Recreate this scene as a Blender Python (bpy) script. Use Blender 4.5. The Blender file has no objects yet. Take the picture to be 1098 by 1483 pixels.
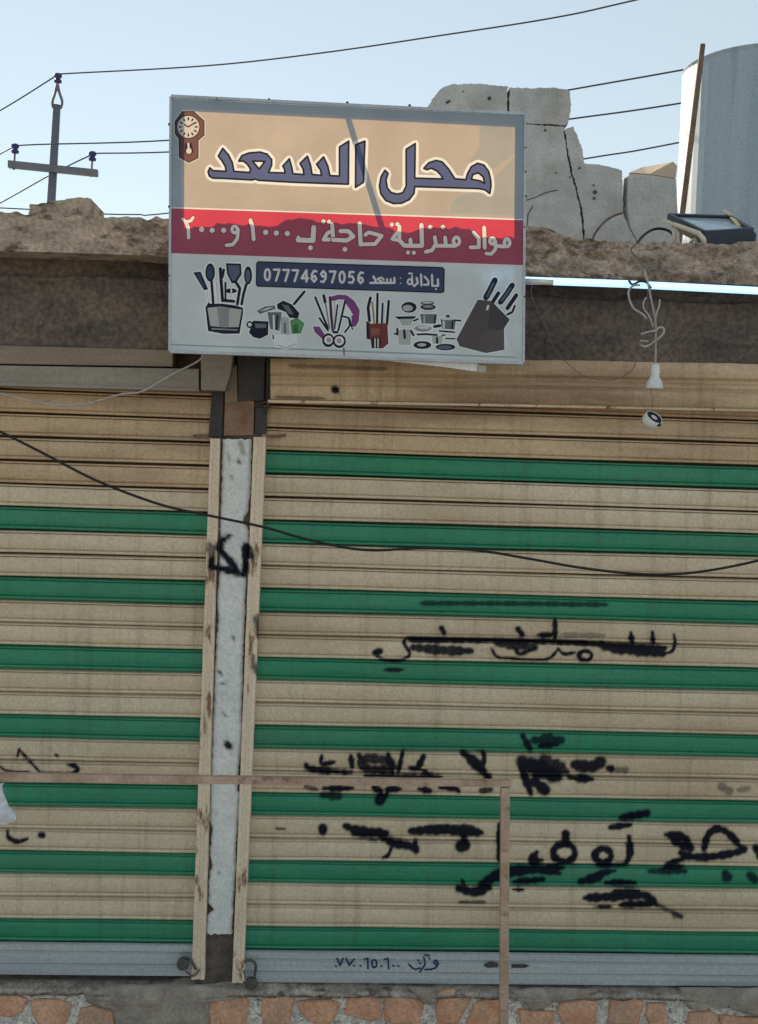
import bpy, math, random
import numpy as np
from mathutils import Vector, Matrix, noise
from mathutils.geometry import delaunay_2d_cdt

random.seed(7)
C = bpy.context.scene.collection
SC = bpy.context.scene
R = math.radians

# ------------------------------------------------------------------ camera
PW, PH, F = 1098.0, 1483.0, 1650.0
D, ZC = 4.94107, 2.75
YAW, PITCH, ROLL = 0.04997, -0.05444, 0.03213
fw = Vector((math.sin(YAW)*math.cos(PITCH), math.cos(YAW)*math.cos(PITCH), math.sin(PITCH)))
rt = Vector((math.cos(YAW), -math.sin(YAW), 0)); up = rt.cross(fw)
rt, up = rt*math.cos(ROLL)+up*math.sin(ROLL), -rt*math.sin(ROLL)+up*math.cos(ROLL)
CAM = Vector((0, -D, ZC))
cd = bpy.data.cameras.new('camera'); cam = bpy.data.objects.new('camera', cd); C.objects.link(cam)
cam.matrix_world = Matrix(((rt.x, up.x, -fw.x, CAM.x), (rt.y, up.y, -fw.y, CAM.y), (rt.z, up.z, -fw.z, CAM.z), (0, 0, 0, 1)))
cd.sensor_fit = 'HORIZONTAL'; cd.sensor_width = 36; cd.lens = F/PW*36
cd.clip_start = 0.05; cd.clip_end = 2000
SC.camera = cam

# ------------------------------------------------------------------ light
SUN_EL, SUN_AZ = 22.0, -26.0           # azimuth from +Y, negative = to the left, behind the building
w = bpy.data.worlds.new('World'); SC.world = w; w.use_nodes = True
nt = w.node_tree; bg = nt.nodes['Background']
sky = nt.nodes.new('ShaderNodeTexSky'); sky.sky_type = 'NISHITA'; sky.sun_disc = False
sky.sun_elevation = R(SUN_EL); sky.sun_rotation = R(SUN_AZ)
sky.air_density = 1.0; sky.dust_density = 0.0; sky.ozone_density = 1.0
hs = nt.nodes.new('ShaderNodeHueSaturation'); hs.inputs['Saturation'].default_value = 0.75     # pale dusty sky
nt.links.new(sky.outputs[0], hs.inputs['Color']); veil = nt.nodes.new('ShaderNodeMix'); veil.data_type = 'RGBA'; veil.inputs['Factor'].default_value = 0.55   # thin high haze veil evens the sky
veil.inputs[7].default_value = (3.75, 4.3, 4.3, 1)
nt.links.new(hs.outputs[0], veil.inputs[6]); nt.links.new(veil.outputs[2], bg.inputs[0]); bg.inputs[1].default_value = 0.085
sd = bpy.data.lights.new('sun', 'SUN'); sd.energy = 5.0; sd.angle = R(0.5); sd.color = (1, 0.86, 0.68)
sun = bpy.data.objects.new('sun', sd); C.objects.link(sun)
sdir = Vector((math.sin(R(SUN_AZ))*math.cos(R(SUN_EL)), math.cos(R(SUN_AZ))*math.cos(R(SUN_EL)), math.sin(R(SUN_EL))))
sun.rotation_euler = (-sdir).to_track_quat('-Z', 'Y').to_euler(); sun.location = sdir*30
SC.view_settings.view_transform = 'Standard'; SC.view_settings.look = 'None'
SC.view_settings.exposure = 1.02; SC.view_settings.gamma = 1
SC.view_settings.use_curve_mapping = False
SC.cycles.max_bounces = 8; SC.cycles.use_denoising = True

# ------------------------------------------------------------------ measuring helpers
def P(px, py, Y=0.0):
    """world point on the vertical plane y=Y seen at photograph position px,py (used to survey real positions)"""
    d = fw*F + rt*(px-PW/2) + up*(PH/2-py)
    return CAM + d*((Y-CAM.y)/d.y)
def to_px(A):
    d = np.asarray(A, float) - np.array(CAM)
    z = d @ np.array(fw)
    return PW/2 + F*(d @ np.array(rt))/z, PH/2 - F*(d @ np.array(up))/z
def zc(ox, oy, s, pts):
    return [(ox+x/s, oy+y/s) for x, y in pts]
def lerp_list(pts, x):
    if x <= pts[0][0]: return pts[0][1]
    for (a, b), (c, d) in zip(pts, pts[1:]):
        if x <= c: return b+(d-b)*(x-a)/(c-a)
    return pts[-1][1]
def spline(pts, n=6):
    pts = [Vector(p) for p in pts]
    if len(pts) < 3: return pts
    q = [pts[0]*2-pts[1]]+pts+[pts[-1]*2-pts[-2]]
    out = []
    for i in range(1, len(q)-2):
        a, b, c, d = q[i-1:i+3]
        for k in range(n):
            t = k/n
            out.append(0.5*((2*b)+(c-a)*t+(2*a-5*b+4*c-d)*t*t+(3*b-a-3*c+d)*t**3))
    return out+[pts[-1]]

# ------------------------------------------------------------------ materials
def M(name, col, col2=None, scale=8.0, rough=0.75, bump=0.0, bscale=60.0, metal=0.0, col3=None, s3=2.0, t3=(0.55, 0.68),
      spray=False, stretch=(1, 1, 1), detail=6.0, spec=0.35, grain=0.14, gscale=85.0, streak=None):
    m = bpy.data.materials.new(name); m.use_nodes = True
    t = m.node_tree; N = t.nodes; L = t.links; b = N['Principled BSDF']
    b.inputs['Roughness'].default_value = rough; b.inputs['Metallic'].default_value = metal
    b.inputs['Specular IOR Level'].default_value = spec
    tc = N.new('ShaderNodeTexCoord'); mp = N.new('ShaderNodeMapping'); mp.inputs['Scale'].default_value = stretch
    L.new(tc.outputs['Object'], mp.inputs[0])
    def nz(s, d=detail):
        n = N.new('ShaderNodeTexNoise'); n.inputs['Scale'].default_value = s; n.inputs['Detail'].default_value = d
        n.inputs['Roughness'].default_value = 0.62
        L.new(mp.outputs[0], n.inputs['Vector']); return n
    def mix(fac, a, c):
        x = N.new('ShaderNodeMix'); x.data_type = 'RGBA'
        if fac is not None: L.new(fac, x.inputs['Factor'])
        for s, v in ((x.inputs[6], a), (x.inputs[7], c)):
            if isinstance(v, tuple): s.default_value = (*v, 1)
            else: L.new(v, s)
        return x.outputs[2]
    def ramp(src, lo, hi):
        r = N.new('ShaderNodeMapRange'); r.inputs[1].default_value = lo; r.inputs[2].default_value = hi
        L.new(src, r.inputs[0]); return r.outputs[0]
    cur = col
    if col2: cur = mix(ramp(nz(scale).outputs[0], 0.36, 0.66), col, col2)
    if col3: cur = mix(ramp(nz(s3).outputs[0], *t3), cur, col3)
    if streak:
        sm_ = N.new('ShaderNodeMapping'); sm_.inputs['Scale'].default_value = (16, 1, .9); L.new(tc.outputs['Object'], sm_.inputs[0])
        sn = N.new('ShaderNodeTexNoise'); sn.inputs['Scale'].default_value = 1.0; sn.inputs['Detail'].default_value = 7; sn.inputs['Roughness'].default_value = .7; L.new(sm_.outputs[0], sn.inputs['Vector'])
        f_ = N.new('ShaderNodeMapRange'); f_.inputs[1].default_value = .52; f_.inputs[2].default_value = .72; f_.inputs[4].default_value = .55; L.new(sn.outputs[0], f_.inputs[0])
        cur = mix(f_.outputs[0], cur, streak)
    if grain:
        gm = N.new('ShaderNodeMix'); gm.data_type = 'RGBA'; gm.blend_type = 'MULTIPLY'; gm.inputs['Factor'].default_value = 1.0
        gr_ = N.new('ShaderNodeMapRange'); gr_.inputs[1].default_value = 0.28; gr_.inputs[2].default_value = 0.72; gr_.inputs[3].default_value = 1-grain; gr_.inputs[4].default_value = 1+grain
        tcg = N.new('ShaderNodeTexNoise'); tcg.inputs['Scale'].default_value = gscale; tcg.inputs['Detail'].default_value = 3; L.new(tc.outputs['Object'], tcg.inputs['Vector'])
        L.new(tcg.outputs[0], gr_.inputs[0]); L.new(gr_.outputs[0], gm.inputs[7])
        if isinstance(cur, tuple): gm.inputs[6].default_value = (*cur, 1)
        else: L.new(cur, gm.inputs[6])
        cur = gm.outputs[2]
    if spray:
        at = N.new('ShaderNodeAttribute'); at.attribute_name = 'spray'
        cur = mix(at.outputs['Fac'], cur, (0.006, 0.008, 0.018))
        sp = N.new('ShaderNodeMapRange'); sp.inputs[3].default_value = spec; sp.inputs[4].default_value = 0.04
        L.new(at.outputs['Fac'], sp.inputs[0]); L.new(sp.outputs[0], b.inputs['Specular IOR Level'])
    if isinstance(cur, tuple): b.inputs['Base Color'].default_value = (*cur, 1)
    else: L.new(cur, b.inputs['Base Color'])
    if bump:
        bn = N.new('ShaderNodeBump'); bn.inputs['Strength'].default_value = bump; bn.inputs['Distance'].default_value = 0.01
        L.new(nz(bscale, 8).outputs[0], bn.inputs['Height']); L.new(bn.outputs[0], b.inputs['Normal'])
    return m
def vinyl(name, cd_, ct):
    """printed banner vinyl: reflects the front light and lets back light through"""
    m = bpy.data.materials.new(name); m.use_nodes = True
    t = m.node_tree; N = t.nodes; L = t.links; N.remove(N['Principled BSDF'])
    a = N.new('ShaderNodeBsdfDiffuse'); b = N.new('ShaderNodeBsdfTranslucent'); s = N.new('ShaderNodeAddShader')
    tc = N.new('ShaderNodeTexCoord'); n = N.new('ShaderNodeTexNoise'); n.inputs['Scale'].default_value = 5; n.inputs['Detail'].default_value = 5
    L.new(tc.outputs['Object'], n.inputs['Vector'])
    r = N.new('ShaderNodeMapRange'); r.inputs[1].default_value = 0.3; r.inputs[2].default_value = 0.7
    r.inputs[3].default_value = 0.88; r.inputs[4].default_value = 1.05; L.new(n.outputs[0], r.inputs[0])
    for sh, c in ((a, cd_), (b, ct)):
        v = N.new('ShaderNodeVectorMath'); v.operation = 'SCALE'; v.inputs[0].default_value = c
        L.new(r.outputs[0], v.inputs['Scale']); L.new(v.outputs[0], sh.inputs['Color'])
    bn = N.new('ShaderNodeBump'); bn.inputs['Strength'].default_value = .35; bn.inputs['Distance'].default_value = .02; n2 = N.new('ShaderNodeTexNoise'); n2.inputs['Scale'].default_value = 3.5; n2.inputs['Detail'].default_value = 2; n2.inputs['Distortion'].default_value = 1.2
    L.new(tc.outputs['Object'], n2.inputs['Vector']); L.new(n2.outputs[0], bn.inputs['Height']); L.new(bn.outputs[0], a.inputs['Normal'])
    L.new(a.outputs[0], s.inputs[0]); L.new(b.outputs[0], s.inputs[1]); L.new(s.outputs[0], N['Material Output'].inputs[0])
    return m

mBeige = M('beige slat paint', (0.52, 0.428, 0.293), (0.62, 0.524, 0.381), 3.0, 0.55, 0.05, 180, spray=True, col3=(0.38, 0.272, 0.163), s3=1.1, t3=(0.5, 0.75), stretch=(0.35, 1, 1.6), streak=(0.256, 0.198, 0.132))
mBeigeTop = M('browner beige slat paint', (0.517, 0.38, 0.232), (0.604, 0.453, 0.297), 3.0, 0.6, 0.06, 180, spray=True, col3=(0.281, 0.177, 0.11), s3=1.6, t3=(0.5, 0.7), stretch=(0.3, 1, 1.8), streak=(0.216, 0.143, 0.088))  # browner tone for the upper slats and the hood
mGreen = M('green slat paint', (0.0179, 0.197, 0.107), (0.0299, 0.238, 0.132), 5.0, 0.45, 0.04, 180, spray=True, col3=(0.0598, 0.19, 0.126), s3=1.5, t3=(0.52, 0.75), stretch=(0.35, 1, 1.6), streak=(0.0403, 0.108, 0.063))
mRail = M('cream guide channel paint', (0.616, 0.501, 0.374), (0.726, 0.616, 0.473), 4, 0.6, 0.15, 90, spray=True, col3=(0.231, 0.132, 0.077), s3=9, t3=(0.6, 0.66), stretch=(1.6, 1, 0.5))
mPlaster = M('white plaster', (0.591, 0.612, 0.607), (0.699, 0.712, 0.7), 7, 0.9, 0.15, 70, spray=True, col3=(0.484, 0.457, 0.409), s3=9, t3=(0.62, 0.78))
mCement = M('bare cement', (0.24, 0.203, 0.173), (0.375, 0.323, 0.278), 14, 0.95, 0.5, 50)
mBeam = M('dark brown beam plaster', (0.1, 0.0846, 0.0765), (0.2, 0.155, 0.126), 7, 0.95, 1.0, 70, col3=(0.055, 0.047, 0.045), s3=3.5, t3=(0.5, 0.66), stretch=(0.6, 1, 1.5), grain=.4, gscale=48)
mSlab = M('rough concrete slab edge', (0.3, 0.246, 0.204), (0.504, 0.403, 0.316), 9, 0.95, 1.0, 45, col3=(0.12, 0.0952, 0.0765), s3=13, t3=(0.54, 0.66), stretch=(.8, 1, 1.7), grain=.3, gscale=60)
mBlock = M('grey concrete panel', (0.336, 0.363, 0.373), (0.47, 0.484, 0.486), 5, 0.95, 0.8, 50, col3=(0.28, 0.275, 0.259), s3=3, t3=(0.5, 0.7), grain=.11)
mBlockSunlit = M('sunlit tan concrete', (0.4, 0.3, 0.2), (0.5, 0.38, 0.26), 9, 0.95, 0.5, 50)  # concrete with warm sunlight put into its colour, for the broken top
mStone = M('orange facing stone', (0.525, 0.256, 0.15), (0.671, 0.39, 0.25), 9, 0.9, 0.6, 50, col3=(0.415, 0.268, 0.2), s3=6, t3=(0.5, 0.7), grain=.22)
mMortar = M('pale mortar', (0.455, 0.427, 0.382), (0.835, 0.79, 0.715), 45, 0.95, 0.8, 75, t3=(0.58, 0.64), col3=(0.253, 0.226, 0.197), s3=40, grain=.25)
mSill = M('grimy cement ledge', (0.238, 0.203, 0.175), (0.448, 0.392, 0.336), 14, 0.95, 0.9, 45, grain=.3, col3=(0.126, 0.105, 0.091), s3=16, t3=(.55, .68))
mSteel = M('silver rail metal', (0.36, 0.399, 0.427), (0.485, 0.509, 0.522), 4, 0.42, 0.04, 120, metal=0.35, stretch=(0.15, 1, 5), col3=(0.266, 0.251, 0.234), s3=2, t3=(0.55, 0.75))
mBox = M('grey brown box metal', (0.187, 0.145, 0.106), (0.253, 0.2, 0.15), 5, 0.6, 0.08, 60, stretch=(0.3, 1, 2))
mBoxLow = M('dull zinc sheet', (0.209, 0.185, 0.156), (0.285, 0.254, 0.217), 5, 0.5, 0.05, 60, metal=0.2, stretch=(0.3, 1, 2))
mDark = M('dark steel', (0.035, 0.034, 0.038), (0.065, 0.058, 0.055), 12, 0.7, 0.15, 80)
mPatch = M('red brown primer patch', (0.2, 0.12, 0.08), (0.29, 0.19, 0.135), 9, 0.9, 0.2, 60)
mBlack = M('black rubber', (0.012, 0.012, 0.014), rough=0.6)
mWire = M('power line metal', (0.05, 0.055, 0.07), rough=0.6)
mPole = M('grey painted pole steel', (0.1, 0.115, 0.15), (0.14, 0.155, 0.19), 6, 0.6, 0.05, 80)
mInsul = M('blue glazed ceramic', (0.02, 0.03, 0.13), rough=0.3)
mWhite = M('white plastic', (0.66, 0.66, 0.64), (0.56, 0.56, 0.54), 20, 0.45)
mCord = M('grey white cord', (0.42, 0.4, 0.38), (0.3, 0.285, 0.27), 30, 0.6)
mGreyWire = M('thin grey wire', (0.13, 0.115, 0.1), rough=0.6)
mWood = M('weathered pinkish wood', (0.36, 0.25, 0.18), (0.5, 0.37, 0.28), 9, 0.75, 0.3, 60, col3=(0.2, 0.13, 0.09), s3=14, t3=(.58, .68))
mTank = M('galvanised tank sheet', (0.25, 0.34, 0.41), (0.3, 0.39, 0.46), 7, 0.6, 0.04, 30, stretch=(1, 1, 0.04), col3=(0.17, 0.25, 0.32), s3=9, t3=(0.52, 0.72))
mRust = M('rusty pole steel', (0.11, 0.08, 0.065), (0.17, 0.125, 0.1), 12, 0.8, 0.2, 60, grain=.25)
mLampBody = M('navy black lamp housing', (0.02, 0.026, 0.045), rough=0.45)
mCream = M('cream lamp bracket', (0.55, 0.49, 0.38), rough=0.55)
mAlu = M('sign frame aluminium', (0.42, 0.45, 0.5), (0.34, 0.37, 0.42), 6, 0.45, metal=0.3)
mInk = M('blue marker ink', (0.012, 0.03, 0.11), rough=0.7)
mGround = M('dusty sand ground', (0.38, 0.32, 0.25), (0.46, 0.39, 0.31), 3, 0.95, 0.3, 40)
mPave = M('pavement concrete', (0.36, 0.33, 0.29), (0.44, 0.4, 0.35), 3, 0.95, 0.3, 40)
mRoof = M('roof screed', (0.25, 0.21, 0.17), (0.33, 0.28, 0.22), 2, 0.95, 0.3, 30)
mGlass = M('lamp glass', (0.32, 0.42, 0.48), rough=0.12, spec=0.6)
mYellow = M('yellow chip', (0.62, 0.5, 0.2), rough=0.6)
mBag = M('white plastic bag film', (0.62, 0.63, 0.66), (0.52, 0.53, 0.57), 25, 0.4)
mGal = M('padlock metal', (0.07, 0.07, 0.075), (0.12, 0.115, 0.11), 25, 0.5, metal=0.5)
mTube = bpy.data.materials.new('lit tube'); mTube.use_nodes = True
_b = mTube.node_tree.nodes['Principled BSDF']; _b.inputs['Base Color'].default_value = (0.8, 0.85, 0.9, 1)
_b.inputs['Emission Color'].default_value = (0.3, 0.6, 1.0, 1); _b.inputs['Emission Strength'].default_value = 0.75

# ------------------------------------------------------------------ mesh helpers
class MB:
    def __init__(s): s.v = []; s.f = []; s.m = []
    def add(s, verts, faces, mi=0):
        o = len(s.v); s.v += [tuple(v) for v in verts]
        s.f += [tuple(i+o for i in f) for f in faces]; s.m += [mi]*len(faces); return s
    def box(s, x0, x1, y0, y1, z0, z1, mi=0):
        v = [(x, y, z) for z in (z0, z1) for y in (y0, y1) for x in (x0, x1)]
        return s.add(v, [(0, 2, 3, 1), (4, 5, 7, 6), (0, 1, 5, 4), (2, 6, 7, 3), (0, 4, 6, 2), (1, 3, 7, 5)], mi)
    def prism(s, front, depth, mi=0):
        """front: world points of a polygon; extruded by vector depth"""
        n = len(front); d = Vector(depth) if not isinstance(depth, (int, float)) else Vector((0, depth, 0))
        v = [Vector(p) for p in front]+[Vector(p)+d for p in front]
        f = [tuple(range(n))[::-1], tuple(range(n, 2*n))]+[(i, (i+1) % n, n+(i+1) % n, n+i) for i in range(n)]
        return s.add(v, f, mi)
    def pxprism(s, pts, Y, depth, mi=0): return s.prism([P(x, y, Y) for x, y in pts], depth, mi)
    def tube(s, pts, r, n=7, mi=0):
        pts = [Vector(p) for p in pts]; rs = r if isinstance(r, (list, tuple)) else [r]*len(pts)
        rings = []; prev = None
        for i, p in enumerate(pts):
            t = (pts[min(i+1, len(pts)-1)]-pts[max(i-1, 0)])
            if t.length < 1e-9: t = Vector((0, 0, 1))
            t.normalize()
            a = prev-t*prev.dot(t) if prev is not None else t.cross(Vector((0, 0, 1)) if abs(t.z) < 0.9 else Vector((1, 0, 0)))
            a.normalize(); prev = a; b = t.cross(a)
            rings.append([p+(a*math.cos(2*math.pi*k/n)+b*math.sin(2*math.pi*k/n))*rs[i] for k in range(n)])
        v = [q for g in rings for q in g]; f = []
        for i in range(len(pts)-1):
            for k in range(n):
                f.append((i*n+k, i*n+(k+1) % n, (i+1)*n+(k+1) % n, (i+1)*n+k))
        f.append(tuple(range(n))[::-1]); f.append(tuple(range((len(pts)-1)*n, len(pts)*n)))
        return s.add(v, f, mi)
    def lathe(s, origin, axis, prof, n=20, mi=0):
        """prof: (distance along axis, radius)"""
        o = Vector(origin); ax = Vector(axis).normalized()
        return s.tube_rings([(o+ax*h, r) for h, r in prof], ax, n, mi)
    def tube_rings(s, pr, ax, n, mi):
        a = ax.cross(Vector((0, 1, 0)) if abs(ax.y) < 0.9 else Vector((1, 0, 0))).normalized(); b = ax.cross(a)
        v = []; f = []
        for p, r in pr:
            v += [p+(a*math.cos(2*math.pi*k/n)+b*math.sin(2*math.pi*k/n))*max(r, 1e-5) for k in range(n)]
        for i in range(len(pr)-1):
            for k in range(n): f.append((i*n+k, i*n+(k+1) % n, (i+1)*n+(k+1) % n, (i+1)*n+k))
        f.append(tuple(range(n))[::-1]); f.append(tuple(range((len(pr)-1)*n, len(pr)*n)))
        return s.add(v, f, mi)
    def build(s, name, mats, parent=None, smooth=False, bevel=0.0):
        mats = mats if isinstance(mats, (list, tuple)) else [mats]
        off = Vector((0, 0, 0))
        q = parent
        while q is not None: off += q.location; q = q.parent
        me = bpy.data.meshes.new(name)
        me.from_pydata([tuple(Vector(v)-off) for v in s.v], [], s.f)
        for m in mats: me.materials.append(m)
        me.polygons.foreach_set('material_index', s.m)
        if smooth: me.polygons.foreach_set('use_smooth', [True]*len(me.polygons))
        me.update()
        import bmesh
        bm = bmesh.new(); bm.from_mesh(me); bmesh.ops.recalc_face_normals(bm, faces=bm.faces); bm.to_mesh(me); bm.free()
        o = bpy.data.objects.new(name, me); C.objects.link(o)
        if parent is not None: o.parent = parent
        if bevel:
            b = o.modifiers.new('bevel', 'BEVEL'); b.width = bevel; b.segments = 2; b.limit_method = 'ANGLE'
        return o
def thing(name, label, cat, loc, group=None):
    o = bpy.data.objects.new(name, None); o.empty_display_size = 0.1; C.objects.link(o); o.location = loc
    o['label'] = label; o['category'] = cat
    if group: o['group'] = group
    return o
def tag(o, label, cat, group=None):
    o['label'] = label; o['category'] = cat
    if group: o['group'] = group
    return o
def struct(o): o['kind'] = 'structure'; return o
def pxpath(pts, Y=None, n=6):
    return spline([P(p[0], p[1], p[2] if len(p) > 2 else Y) for p in pts], n)

# ------------------------------------------------------------------ sprayed paint strokes (measured on the photograph)
def S(ox, oy, s, lst):
    out = []
    for pts, r, a in lst:
        out.append(([(ox+x/s, oy+y/s) for x, y in pts], r/s, a))
    return out
def ring(cx, cy, rx, ry, n=10): return [(cx+rx*math.cos(2*math.pi*k/n), cy+ry*math.sin(2*math.pi*k/n)) for k in range(n+1)]
GR = []
GR += S(540, 880, 2.387, [
    ([(8, 156), (25, 150)], 9, 1), ([(15, 170), (50, 182), (100, 180), (128, 160), (108, 122), (125, 104), (200, 105)], 5, 1),
    ([(125, 112), (400, 112), (650, 118), (900, 135), (1010, 140)], 9, 1), ([(140, 138), (250, 148), (340, 150)], 14, .85),
    ([(430, 125), (560, 138)], 13, .8), ([(800, 138), (900, 148), (1000, 158)], 15, .9),
    ([(410, 140), (430, 170), (480, 175), (550, 182), (610, 175), (640, 145)], 4, 1), ([(490, 140), (510, 160), (560, 140)], 6, .9),
    ([(640, 140), (660, 160), (700, 155)], 5, 1), (ring(735, 166, 22, 16), 7, 1), ([(238, 72), (246, 86)], 9, 1), ([(503, 75), (516, 92)], 8, 1),
    ([(630, 42), (630, 105)], 9, 1), ([(570, 95), (625, 93)], 8, 1), ([(650, 94), (800, 97)], 7, .3), ([(892, 86), (896, 122)], 10, 1),
    ([(967, 86), (969, 124)], 9, 1), ([(1005, 160), (1035, 150), (1045, 120), (1041, 92)], 5, 1), ([(40, 215), (105, 215)], 6, .75), ([(165, -15), (500, -14), (810, -10)], 7, .6)])
GR += S(430, 1040, 3.327, [
    ([(120, 180), (120, 220), (180, 212)], 10, 1), ([(45, 225), (60, 245), (120, 250), (260, 262)], 12, .95), ([(50, 240), (150, 262)], 14, .8),
    ([(260, 180), (266, 232)], 14, .95), ([(300, 180), (330, 240), (450, 250)], 18, .85), ([(310, 190), (430, 205), (470, 235)], 20, .8), ([(440, 175), (462, 268)], 12, 1),
    ([(512, 155), (488, 262)], 10, 1), ([(610, 185), (580, 240), (545, 240)], 14, 1), ([(590, 248), (650, 272)], 10, 1), ([(330, 277), (700, 282)], 8, .9),
    ([(800, 165), (860, 218), (920, 282)], 22, 1), ([(870, 160), (900, 170), (900, 240)], 9, 1),
    ([(40, 330), (100, 345)], 10, .5), ([(130, 338), (270, 338)], 12, 1), ([(125, 370), (200, 378)], 22, .65), ([(372, 335), (400, 352)], 14, 1),
    ([(430, 342), (500, 342)], 13, 1), ([(398, 398), (406, 388)], 22, 1), ([(440, 350), (420, 390)], 10, 1), ([(590, 342), (640, 350)], 17, .95),
    ([(690, 335), (760, 340), (780, 352)], 12, 1), ([(890, 350), (935, 345)], 14, .75),
    ([(125, 530), (125, 545)], 19, 1), ([(235, 520), (300, 545), (430, 555)], 22, 1), ([(400, 570), (470, 600), (560, 622), (575, 642)], 20, 1), ([(270, 560), (380, 590)], 8, .5),
    ([(572, 588), (570, 606)], 9, 1), ([(460, 615), (440, 660), (415, 672)], 8, 1), ([(550, 545), (700, 540), (890, 552)], 19, 1), ([(620, 528), (850, 528)], 14, .9),
    ([(792, 618), (806, 612)], 26, 1), ([(805, 570), (812, 600)], 14, .9), ([(974, 510), (974, 690)], 11, 1)])
GR += S(400, 880, 1.573, [
    ([(562, 292), (578, 322)], 8, .85), ([(590, 302), (650, 302)], 13, .75), ([(600, 315), (640, 312)], 6, .9),
    ([(560, 350), (600, 368), (640, 385)], 19, .95), ([(555, 355), (572, 400), (581, 426)], 8, 1), ([(610, 345), (660, 375)], 16, .8),
    ([(590, 398), (612, 415)], 11, .95), ([(680, 358), (720, 362), (742, 350)], 14, .9), ([(670, 386), (720, 391)], 9, 1), ([(758, 366), (763, 367)], 7, 1),
    ([(778, 370), (795, 370)], 6, .4), ([(1015, 408), (1032, 418)], 8, .35), ([(1055, 416), (1076, 412)], 6, .3), ([(0, 503), (20, 504)], 3, .6)])
GR += S(640, 1140, 2.397, [
    ([(60, 352), (110, 364), (165, 350)], 15, 1), ([(70, 322), (80, 345)], 6, 1), ([(140, 340), (200, 302), (300, 287)], 17, 1), ([(60, 399), (150, 399)], 4, .6),
    ([(250, 330), (350, 320)], 10, .95), ([(248, 356), (282, 356)], 6, 1), ([(200, 292), (420, 280)], 12, .95), ([(330, 290), (410, 300)], 8, .9),
    ([(330, 226), (314, 255), (346, 255)], 14, 1), (ring(425, 228, 38, 31), 11, 1), ([(430, 163), (430, 185)], 12, 1), (ring(560, 238, 28, 24), 11, 1),
    ([(650, 172), (653, 230), (640, 264)], 11, 1), ([(540, 272), (640, 267)], 8, .9), ([(585, 140), (655, 131)], 10, 1), ([(625, 107), (712, 90)], 14, .95),
    ([(480, 328), (540, 312), (562, 300)], 14, .9), ([(570, 332), (670, 332)], 10, .95), ([(540, 300), (600, 290)], 9, .9),
    ([(495, 385), (600, 380), (700, 375), (742, 405)], 14, 1), ([(600, 360), (680, 362)], 8, .9), ([(530, 416), (590, 416)], 6, .95), ([(620, 410), (722, 405)], 12, .95),
    ([(740, 405), (830, 448)], 6, .55), ([(810, 445), (830, 450)], 9, .5),
    ([(778, 165), (840, 175), (860, 200)], 14, 1), ([(805, 188), (862, 212)], 17, 1), ([(830, 228), (870, 242), (950, 240), (1040, 222), (1050, 214)], 12, 1), ([(845, 245), (780, 270)], 10, .95),
    ([(770, 282), (840, 275)], 7, .8), ([(720, 292), (845, 292)], 9, .7), ([(910, 216), (925, 165), (960, 145), (1000, 165), (1040, 212)], 11, 1),
    ([(985, 300), (990, 312)], 14, .7), ([(1070, 305), (1086, 320)], 12, .7), ([(1092, 212), (1104, 240)], 12, 1)])
GR += S(0, 1040, 2.745, [
    ([(76, 124), (70, 152)], 6, 1), ([(76, 124), (112, 165), (160, 216)], 5, 1), ([(-20, 180), (0, 192), (30, 210), (120, 216)], 4, .9), ([(160, 218), (270, 221), (300, 212)], 5, 1),
    ([(270, 186), (296, 190), (308, 204), (296, 218)], 8, 1), ([(222, 147), (230, 150)], 5, 1), ([(30, 448), (35, 475), (70, 491), (110, 480)], 8, 1), ([(163, 465), (168, 466)], 11, 1)])
GR += S(200, 620, 3.71, [
    ([(492, 578), (455, 602), (440, 650), (500, 720), (540, 772)], 16, .95), ([(395, 700), (398, 745), (460, 757), (545, 782), (575, 770), (575, 690), (580, 632), (606, 655)], 16, 1),
    ([(380, 620), (402, 690)], 22, .5), ([(600, 660), (603, 690)], 14, .8)])
def spray_of(V, strokes=GR):
    px, py = to_px(V); a = np.zeros(len(px)); rng = np.random.default_rng(3)
    jit = rng.normal(0, 0.03, len(px))
    for pts, r, al in strokes:
        if len(pts) > 2: pts = [(q.x, q.y) for q in spline([(x_, y_, 0) for x_, y_ in pts], 4)]
        r = r*1.12+.15
        al = 1-(1-al)**2
        xs = [p[0] for p in pts]; ys = [p[1] for p in pts]; e = r*1.6+3
        idx = np.where((px > min(xs)-e) & (px < max(xs)+e) & (py > min(ys)-e) & (py < max(ys)+e))[0]
        if not len(idx): continue
        x, y = px[idx], py[idx]; d = np.full(len(idx), 1e9); cum = 0.0
        tot = sum(math.hypot(c-a_, d_-b_) for (a_, b_), (c, d_) in zip(pts, pts[1:])); ph = pts[0][0]*.37
        for (x0, y0), (x1, y1) in zip(pts, pts[1:]):
            l2 = (x1-x0)**2+(y1-y0)**2+1e-9
            t = np.clip(((x-x0)*(x1-x0)+(y-y0)*(y1-y0))/l2, 0, 1)
            ln = math.sqrt(l2); sa = cum+t*ln; cum += ln
            wv = r*(0.12*np.sin(sa*.21+ph)+0.10*np.sin(sa*.53+2*ph)) - (r*.38*np.clip(1-np.minimum(sa, tot-sa)/(r*2.2+.1), 0, 1) if tot > r*2.5 else 0)
            d = np.minimum(d, np.hypot(x-x0-t*(x1-x0), y-y0-t*(y1-y0))-wv)
        soft = 2.0+0.36*r
        k = np.clip((r+soft*0.6-d)/soft, 0, 1); k = k*k*(3-2*k)*al
        k = np.maximum(k, np.clip((r*1.7+3-d)/(r*1.2+3), 0, 1)**2*.2*al)                # thin overspray
        a[idx] = 1-(1-a[idx])*(1-np.clip(k+jit[idx]*(k > .02)*(k < .98), 0, 1))
    return np.clip(a, 0, 1)*0.99
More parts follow.
